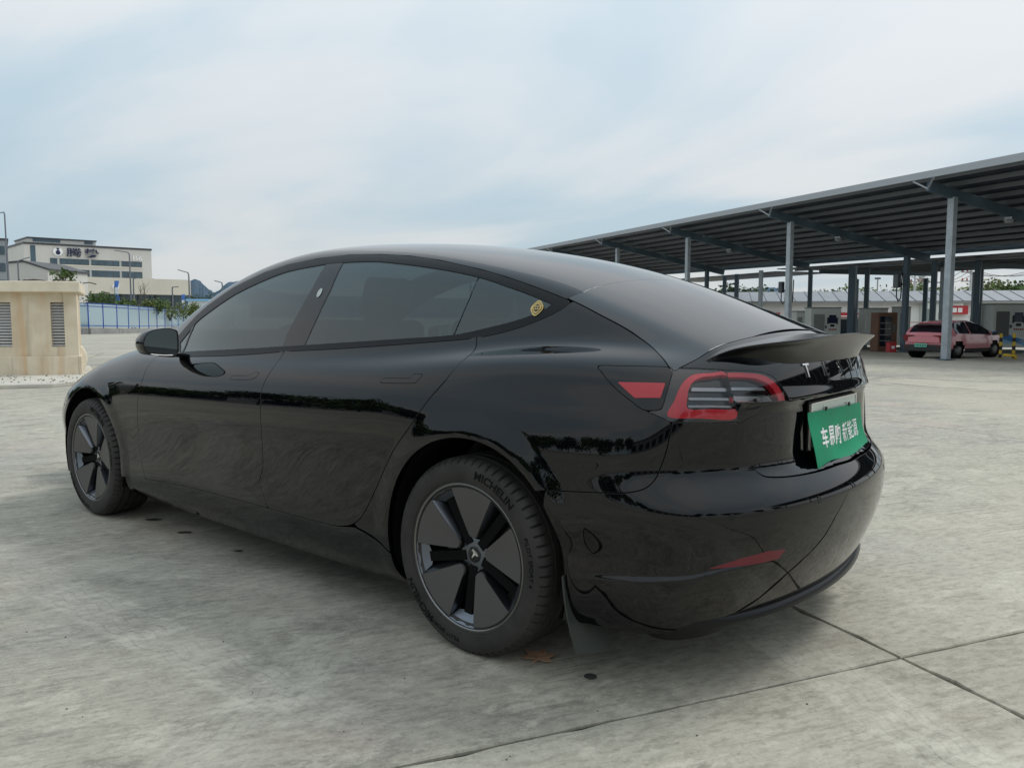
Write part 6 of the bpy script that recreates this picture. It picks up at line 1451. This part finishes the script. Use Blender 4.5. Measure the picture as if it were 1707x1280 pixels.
# ---- office building with sign
M_bld=mat('office_cladding',(.56,.545,.51),rough=.7,noise=(.12,.08)); M_bld2=mat('office_podium',(.66,.615,.52),rough=.75,noise=(.15,.06)); M_cap=mat('office_coping',(.05,.05,.055),rough=.5)
M_bwin=mat('office_glass',(.05,.085,.11),rough=.08,spec=.7,noise=(.35,.35)); M_mull=mat('office_mullion',(.07,.085,.10),rough=.5); M_mullw=mat('office_mullion_pale',(.40,.41,.40),rough=.5); M_navy=mat('sign_navy',(.012,.014,.06),rough=.5); M_white=mat('sign_white',(.85,.85,.85),rough=.6)
def office():
    dl,dr=182,201; a=at(44,500,dl); b=at(255,500,dr); a.z=b.z=0; u=b-a; w=u.length; u.normalize(); n=Vector((u.y,-u.x,0)); 
    if n.dot(Vector((C0[0],C0[1],0))-a)<0: n=-n
    t=empty('office_building','beige office block with two window bands and dark sign characters behind the fence','building',a)
    zt=at(44,406.5,dl).z; zp=at(44,462,dl).z
    def Z(y): return at(100,y,dl*1.025).z
    def X(px):
        # facade coordinate below a photo column
        lo,hi=-40.0,w+40
        for _ in range(40):
            m=(lo+hi)/2; p=a+u*m; q=np.array([p.x,p.y])-C0[:2]; x=853.5+1320*(q@RT)/(q@FW)*1.0037
            if x<px: lo=m
            else: hi=m
        return lo
    def part(nm,m,*bx,parent=None,**k):
        mb=MB()
        for q in bx: facade_box(mb,Vector((0,0,0)),u,n,*q)
        return mb.build(nm,m,parent or t,**k)
    part('main_block',M_bld,(0,w,2,zt,-22,0)); part('coping',M_cap,(-.15,w+.15,zt,zt+.45,-22.1,.12))
    x0,x1=X(58),X(171); zt2=at(58,394.5,dl).z; part('penthouse',M_bld,(x0,x1,zt+.45,zt2,-16,-3)); part('penthouse_coping',M_cap,(x0-.2,x1+.2,zt2,zt2+.3,-16.2,-2.8)); part('penthouse_window',M_bwin,(x0+1.0,X(112),zt+.9,zt+1.9,-3.02,-2.95)); part('penthouse_window',M_bwin,(X(152),X(166),zt+.9,zt+1.7,-3.02,-2.95))
    part('end_strip',M_bwin,(X(56),X(64.5),Z(462),Z(411),-.02,.06))
    for y0,y1 in ((440.5,430.5),(464.5,448.5)):
        xa,xb=X(88),X(240); z0,z1=Z(y0),Z(y1); band=part('window_band',M_mull,(xa,xb,z0,z1,-.02,.03))
        nb=12
        for i in range(nb):
            p0=xa+(xb-xa)*i/nb; p1=xa+(xb-xa)*(i+1)/nb
            part('pane',M_bwin,(p0+.10,p1-.10,z0+.12,z1-.12,.031,.07),parent=band)
        for i in (1,5,9): xx=xa+(xb-xa)*i/nb; part('pale_mullion',M_mullw,(xx-.22,xx+.22,z0,z1,.03,.16),parent=band)
        part('sill',M_bld2,(xa-.2,xb+.2,z0-.25,z0,-.02,.18),parent=band)
    # sign: round emblem and two characters
    def disc(px,y,r,zoff=0.1):
        c=u*X(px)+n*zoff+Vector((0,0,Z(y))); mb=MB(); mb.tube([c,c+n*.12],[r,r],40); return mb,c
    Mx=Matrix((u,Vector((0,0,1)),n)).transposed().to_4x4()
    k=u*0
    def logo(px,y,r):
        mb,c=disc(px,y,r); s=mb.build('round_emblem',M_white,t)
        M2=Mx.copy(); M2.translation=c+n*.125
        dp=[(.50*r*math.sin(2*math.pi*i/30)*(1-.35*max(0,math.cos(2*math.pi*i/30))),-.22*r+.52*r*math.cos(2*math.pi*i/30)*(1.25 if math.cos(2*math.pi*i/30)>0 else 1)) for i in range(30)]
        MB().prism(dp,.05,M2).build('emblem_drop',M_navy,s); MB().prism([(-.42*r,.86*r),(.42*r,.86*r),(.0,.30*r)],.06,M2).build('emblem_neck',M_navy,s)
    logo(101.5,419.5,1.0*at(0,0,1).x*0+ 7.2/1320*dl)
    for ch,px in (('腾',128),('势',157)):
        V,F=text_mesh(ch,16.5/1320*dl,.08,bold=.012); M2=Mx.copy(); M2.translation=u*X(px)+n*.25+Vector((0,0,Z(421)-.0)); sx=1.5
        MB().add([tuple(M2@Vector((v[0]*sx,v[1],v[2]))) for v in V],F).build('sign_character',M_navy,t)
    V,F=text_mesh('B6',11/1320*dr,.05); M2=Mx.copy(); M2.translation=u*X(233)+n*.2+Vector((0,0,Z(425))); MB().add([tuple(M2@Vector((v[0]*1.35,v[1],v[2]))) for v in V],F).build('block_number',M_bld2 if False else M_white,t)
    # podium in front
    xa,xb=X(28),X(297); z1=Z(463); z0=Z(490); part('podium',M_bld2,(xa-8,xb,z0,z1,-20,9)); part('podium_recess',M_bwin,(xa-8,xb-.5,-1,z0,-18,7)); 
    for i in range(9): xx=xa+(xb-xa)*i/9; part('podium_column',M_mull,(xx,xx+.5,-1,z0,7,7.5))
    mb,c=disc(175,478,5.6/1320*dl,9.05); s=mb.build('round_emblem',M_white,t); M2=Mx.copy(); M2.translation=c+n*.13; r=5.6/1320*dl
    MB().prism([(.5*r*math.sin(2*math.pi*i/24),-.2*r+.55*r*math.cos(2*math.pi*i/24)) for i in range(24)],.05,M2).build('emblem_drop',M_navy,s)
    part('roof_plant',M_cap,(X(256),X(264),Z(463),Z(459),-8,-2))
    # facade joints
    for i in range(1,9): xx=w*i/9; part('facade_joint',M_cap,(xx-.03,xx+.03,Z(406),zt-.0,.0,.012))
office()
# neighbouring grey block at the left edge
a=at(-62.5,520,120); zt=at(0,396,120).z; t=empty('grey_block','grey office block cut by the left edge behind the lamp posts','building',(a.x,a.y,0),ATZ(RT)+R(32.7)); 
MB().box((-.0,8,zt/2-1),(12.4,14,zt+2)).build('wall',mat('grey_block_wall',(.30,.32,.34),rough=.6),t); MB().box((0,8,zt+.1),(12.7,14.3,.3)).build('coping',M_cap,t)
for k in range(4): MB().box((0,.96,zt-1.6-2.6*k),(11.6,.12,1.3)).build('window',M_bwin,t)
# low gable roofs beside the block
a=at(36,470,150); t=empty('low_hall','low hall with dark gable roof left of the office building','building',(a.x,a.y,0),ATZ(RT)); zt=at(30,437,150).z
mb=MB(); mb.prism([(-4,0),(5,0),(5,zt-1.4),(.5,zt),(-4,zt-.4)],14,Matrix(((1,0,0,0),(0,0,1,0),(0,1,0,0),(0,0,0,1)))); mb.build('wall',M_bld,t); mb=MB(); mb.prism([(-4.2,zt-.4),(.5,zt+.02),(5.3,zt-1.5),(5.3,zt-1.2),(.5,zt+.35),(-4.2,zt-.1)],14.4,Matrix(((1,0,0,0),(0,0,1,-.2),(0,1,0,0),(0,0,0,1)))); mb.build('roof',M_cap,t)
# ---- street lamps
M_lamp=mat('lamp_grey',(.16,.175,.20),rough=.5,metal=.3)
LP=[(7.5,354,60,-26,2,'tall grey street lamp cut by the left edge'),(11.5,413,82,26,-8,'street lamp with arm to the right, beside the left edge'),(29.5,436,108,20,-7,'smaller street lamp just left of the office building'),(215.5,422,100,-24.5,-4.6,'street lamp standing before the office facade'),(314.5,456,142,-18,-6.3,'street lamp at the right end of the office podium'),(370.5,472,180,-13,-4.1,'distant street lamp beside the windscreen pillar'),(125.8,487,150,8,-3,'small street lamp behind the kiosk weed'),(287,479,190,11,-1,'small street lamp before the podium with arm to the right'),(318,480,200,10,-3,'small street lamp below the hills'),(222,465,165,9,-2,'thin street lamp right behind the tall one before the office')]
for i,(px,yt,d,ax,ay,lab) in enumerate(LP):
    top=at(px,yt,d); g=-2.0; tip=at(px+ax,yt+ay,d); t=empty('street_lamp',lab,'street lamp',(top.x,top.y,g),0,'street lamps behind the fence'); h=top.z-g; dv=tip-top
    s=1.25*d/1320
    MB().tube([(0,0,0),(0,0,h*.5),(0,0,h-1.0*s*3),(dv.x*.03,dv.y*.03,h+dv.z*.0),(dv.x*.12,dv.y*.12,h+dv.z*.30)],[1.3*s,1.1*s,.9*s,.85*s,.8*s],8).build('pole',M_lamp,t,smooth=True)
    mb=MB(); mb.bar((dv.x*.08,dv.y*.08,h+dv.z*.22),(dv.x,dv.y,h+dv.z),1.5*s,1.1*s); mb.build('lamp_arm',M_lamp,t,bevel=.2*s)
# ---- banners
M_banb=mat('banner_blue',(.05,.16,.50),rough=.6); M_banw=mat('banner_white',(.72,.76,.82),rough=.6)
for i,(px,y0,y1,d,lab) in enumerate(((196,468,512,95,'blue and white feather banner standing before the office podium'),(306.5,491,528,120,'blue and white feather banner near the end of the fence'))):
    b=at(px,y1,d); h=at(px,y0,d).z-b.z; w=h*.16; t=empty('feather_banner',lab,'banner',b,ATZ(RT),'feather banners'); MB().tube([(-w*.5,0,-1.5),(-w*.5,0,h*.9),(-w*.25,0,h)],.03,6).build('pole',M_lamp,t)
    for k in range(4):
        z0=h*k/4; P=[(-w*.5,.02*math.sin(k),z0),(w*(.45+.1*math.sin(k*2)),.15*math.sin(k*1.7),z0),(w*(.45+.1*math.sin(k*2+2)),.15*math.sin(k*1.7+1.7),z0+h/4),(-w*.5,.02*math.sin(k+1),z0+h/4)]
        mb=MB(); mb.add(P+[(p[0],p[1]+.02,p[2]) for p in P],[(3,2,1,0),(4,5,6,7),(0,1,5,4),(1,2,6,5),(2,3,7,6),(3,0,4,7)]); mb.build('cloth_panel',M_banw if k%2==0 else M_banb,t)
# ---- planting between fence and office
SH=[(176,487,505,88,5.2,M_leafA,'dense green shrub left of the feather banner'),(207,494,510,92,2.4,M_leafA,'small shrub between banner and tall street lamp'),(240,492,512,96,3.0,M_leafC,'loose shrub with bare stems right of the street lamp'),(258,493,514,98,3.6,M_leafA,'round green shrub before the podium columns'),(283,495,520,104,5.6,M_leafC,'broad yellow-green shrub near the second banner'),(330,484,515,150,5.0,M_leafB,'dark tree clump below the hills'),(345,486,518,155,5.0,M_leafB,'dark shrub clump beside the windscreen pillar'),(322,503,524,118,3.0,M_leafC,'small pale shrub by the end of the fence')]
for i,(px,y0,y1,d,w,m,lab) in enumerate(SH):
    b=at(px,y1,d); h=at(px,y0,d).z-b.z+1.2; bush(lab,(b.x,b.y,b.z-1.2),h,w,w*.8,m,40+i,n=900,leaf=.26,group='planting behind the fence',rz=ATZ(RT))
for px,y0,d,lab in ((242,472,97,'taller thin bare young tree among the shrubs before the podium'),(236,476,99,'shorter thin bare young tree left of the taller bare one')):
    b=at(px,512,d); t=empty('bare_tree',lab,'tree',b,0,'bare young trees'); h=at(px,y0,d).z-b.z; mb=MB(); mb.tube([(0,0,-1),(0,0,h*.5),(.1,0,h)],[.07,.05,.02],6)
    for k in range(7): a_=k*2.1; z=h*(.35+.08*k); mb.tube([(0,0,z),(math.cos(a_)*.6,math.sin(a_)*.6,z+.9)],[.025,.008],5)
    mb.build('trunk',M_bark,t)
# pale workshop roof beyond the fence
a=at(352,516,130); t=empty('pale_workshop','pale blue-roofed workshop behind the end of the fence','building',(a.x,a.y,a.z-3),ATZ(RT)); MB().box((0,4,2.2),(7.5,8,4.4)).build('wall',mat('workshop_wall',(.62,.66,.64),rough=.7),t); MB().box((0,4,4.55),(8,8.6,.3)).build('roof',M_ltblue,t)
# ---- hills
def hills():
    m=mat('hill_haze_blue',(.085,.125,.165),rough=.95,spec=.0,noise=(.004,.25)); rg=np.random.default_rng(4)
    P=[(-200,512),(60,500),(250,492),(296,484),(305,478),(313,470),(320,466.5),(326,464.5),(333,468),(341,476),(350,484),(357,487.5),(366,484),(373,476),(380,471),(392,469),(404,468),(412,470),(425,476),(445,484),(480,490),(640,496),(900,500),(1180,492),(1240,485),(1270,481),(1290,479),(1305,482),(1330,488),(1400,494),(1800,500)]
    xs=np.array([p[0] for p in P]);ys=np.array([p[1] for p in P]); px=np.arange(-200,1800,3.0); y=np.interp(px,xs,ys)+rg.normal(size=len(px))*.5
    V=[];F=[];d=3200
    for i,(x,yy) in enumerate(zip(px,y)):
        top=at(x,yy,d); 
        for t,dd in ((0,-420),(.35,-280),(.7,-120),(1,0),(.3,500)):
            q=at(x+math.sin(i*.7+t*5)*2*(1-t),yy,d+dd); V.append((q.x,q.y,-60+(top.z+60)*t+ (rg.normal()*4 if 0<t<1 else 0)))
    k=5
    for i in range(len(px)-1):
        for j in range(k-1): F.append((i*k+j,(i+1)*k+j,(i+1)*k+j+1,i*k+j+1))
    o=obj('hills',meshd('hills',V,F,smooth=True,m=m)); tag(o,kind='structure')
hills()
# ---------------------------------------------------------------- the yard outside the frame, mirrored in the paint
def ring_trees():
    pts=[]; a=-150.0
    while a<-49: pts.append(a); a+=7.2
    for i,ang in enumerate(pts):
        r=50+5*math.sin(i*1.9); l,dp=r*math.sin(R(ang)),r*math.cos(R(ang)); b=E(l,dp)
        w='first second third fourth fifth sixth seventh eighth ninth tenth eleventh twelfth thirteenth fourteenth fifteenth'.split()[i]
        tree('broad yard tree outside the frame, %s of the left row from behind the viewpoint'%w,b,5.6+1.0*math.sin(i*2.1),8.6,(M_leafB,M_leafA)[i%2],300+i,n=2600,leaf=.5,group='trees round the yard',trunk=.14)
    for i,(l,dp) in enumerate(((12,-24),(18,-22),(24,-19),(30,-14),(36,-7))):
        w='first second third fourth fifth'.split()[i]
        tree('broad yard tree outside the frame, %s of the right row from behind the viewpoint'%w,E(l*1.5,dp*1.5),5.8+1.0*math.sin(i*1.7),8.6,(M_leafB,M_leafA)[i%2],350+i,n=2600,leaf=.5,group='trees round the yard',trunk=.14)
ring_trees()
for i,(l,dp,rz,w,h,lab) in enumerate(((-66,22,R(80),60,4.6,'long grey warehouse left of the yard'),(0,-60,0,60,4.5,'long grey warehouse behind the viewpoint'))):
    b=E(l,dp); t=empty('warehouse',lab,'building',b,ATZ(RT)+rz,'warehouses round the yard'); MB().box((0,0,h/2),(w,8,h)).build('wall',mat('warehouse_wall',(.22,.23,.24),rough=.7),t); MB().box((0,0,h+.2),(w+.6,8.6,.4)).build('roof',M_roofg,t)
    for k in range(8): MB().box((-w/2+w*(k+.5)/8,0,h*.40),(w/14,8.1,h*.5)).build('window',M_dkglass,t)
# ---------------------------------------------------------------- small things near the car
M_cloth=mat('green_cloth',(.002,.245,.118),rough=.55,spec=.3,noise=(9,.12),bump=(700,.12,.0006))
def cloth():
    """green cloth hung over the plate: a wavy sheet with real thickness"""
    x0=px0-.0185
    cs=[(.262,.806),(-.278,.795),(-.302,.642),(.238,.660)]   # corners y,z: top left, top right, bottom right, bottom left as seen
    nu,nv=40,22; V=[];F=[]
    def pos(u,v):
        a=np.array(cs[0])*(1-u)+np.array(cs[1])*u; b=np.array(cs[3])*(1-u)+np.array(cs[2])*u
        p=a*(1-v)+b*v; y,z=p
        z+=-.012*math.sin(u*3.1+.4)*v-.030*v**3*(1-u)**4+.006*math.sin(u*9)*v*v
        y+=.008*math.sin(v*3.0)*(1-u)
        wv=.006*math.sin(u*7+v*2)*v+.010*(v**2)*math.sin(u*4.3+1.2)+.006*math.sin(v*5+u*2)*v
        crv=.20*y*y*.9
        return Vector((x0-.004-wv-.030*v*v+crv*.5+.010*v**6*math.cos(u*5),y,z))
    for k in (0,1):
        for i in range(nu+1):
            for j in range(nv+1):
                p=pos(i/nu,j/nv); V.append((p.x+k*.0012,p.y,p.z))
    m=(nu+1)*(nv+1)
    for k in (0,1):
        for i in range(nu):
            for j in range(nv): a=k*m+i*(nv+1)+j; F.append((a,a+1,a+nv+2,a+nv+1))
    for i in range(nu):
        for j in (0,nv): a=i*(nv+1)+j; F.append((a,a+nv+1,a+m+nv+1,a+m))
    for j in range(nv):
        for i in (0,nu): a=i*(nv+1)+j; F.append((a,a+1,a+m+1,a+m))
    r=empty('plate_cover','green cloth with white characters hung over the black car number plate','cloth',(x0,0,.806))
    def loc(Vs): return [tuple(Vector(v)-r.location) for v in Vs]
    MB().add(loc(V),F).build('cloth',M_cloth,r,smooth=True,angle=R(60))
    # printed characters follow the sheet
    def printed(s,u0,u1,v0,v1,bold):
        n=len(s)
        for k,ch in enumerate(s):
            T,Fc=text_mesh(ch,1.0,0,bold=bold); a=T.min(0);b=T.max(0); out=[]
            ua=u0+(u1-u0)*(k+.05)/n; ub=u0+(u1-u0)*(k+.95)/n
            for x,y,_ in T:
                u=ua+(ub-ua)*(x-a[0])/(b[0]-a[0]); v=v1+(v0-v1)*(y-a[1])/(b[1]-a[1]); p=pos(u,v); out.append((p.x-.0009,p.y,p.z))
            MB().add(loc(out),Fc).build('printed_character',M_white,r)
    printed('车易购',.13,.53,.34,.75,.022); printed('新能源',.56,.87,.34,.75,.006)
    for u in (.28,.72):
        p=pos(u,0.0); MB().box((p.x-.001-r.location.x,p.y-r.location.y,p.z+.004-r.location.z),(.006,.012,.014)).build('clip',M_ink,r,bevel=.002)
cloth()
# fallen leaf by the rear wheel
M_leafd=mat('dry_leaf',(.40,.235,.145),rough=.7,noise=(60,.35))
lp=[]; 
for k in range(5):
    a=R(90+ (k-2)*58); lp+=[(.034*math.cos(a-.50),.034*math.sin(a-.50)),(.046*math.cos(a-.24),.046*math.sin(a-.24)),((.058+.006*(k%2) if k!=2 else .074)*math.cos(a),(.058+.006*(k%2) if k!=2 else .074)*math.sin(a)),(.048*math.cos(a+.22),.048*math.sin(a+.22))]
lp+=[(-.006,-.02),(-.003,-.055),(.003,-.055),(.006,-.02)]
n=len(lp); V=[(x,y,.006+.10*abs(x)**1.3+.06*abs(y)**1.2) for x,y in lp]; V2=[(x,y,z+.0012) for x,y,z in V]; cv=len(lp)
F=[]; allv=V+V2+[(0,.01,.005),(0,.01,.0062)]
for i in range(n): F+= [(2*n,(i+1)%n,i),(2*n+1,n+i,n+(i+1)%n),(i,(i+1)%n,n+(i+1)%n,n+i)]
o=MB().add(allv,F).build('dry_leaf',M_leafd); o.location=(-.2125,.784,.001); o.rotation_euler=(0,0,R(200)); tag(o,'dry brown maple leaf on the concrete behind the rear wheel','leaf')
# round dark plug and flat dark scraps on the concrete
M_scrap=mat('dark_scrap',(.025,.023,.02),rough=.8)
o=MB().lathe([(.0,.003),(.014,.003),(.018,.0015),(.020,.0005)],24,'Z').build('rubber_disc',M_scrap,smooth=True); o.location=(-.413,.779,.0005); tag(o,'small round black disc lying on the concrete below the bumper','disc')
for i,(x,y,s,lab) in enumerate(((2.12,.76,.042,'flat dark scrap under the front door sill'),(1.61,.76,.030,'small dark scrap under the sill nearer the rear wheel'),(2.50,.74,.055,'dark flattened scrap behind the front wheel'))):
    rg=random.Random(i); pts=[(s*(.6+.5*rg.random())*math.cos(2*math.pi*k/9)*.85,s*(.45+.4*rg.random())*math.sin(2*math.pi*k/9)*.6) for k in range(9)]
    o=MB().prism(pts,.0016).build('scrap',M_scrap); o.location=(x,y,.0005); o.rotation_euler=(0,0,ATZ(RT)+R(8)); tag(o,lab,'scrap')
rg=random.Random(9); mb=MB()
for k in range(170):
    l=rg.gauss(0,1.6); dp=rg.uniform(1.6,9); p=E(l*dp/4,dp); s=rg.uniform(.0015,.0045); mb.box((p.x,p.y,float(gz(p.x,p.y))+s*.3),(s,s*rg.uniform(.5,1.5),s*.7),rz=rg.random()*3)
o=mb.build('grit',mat('grit_grey',(.10,.09,.08),rough=.9)); tag(o,'tiny grit and crumbs strewn over the concrete yard','grit',kind='stuff')
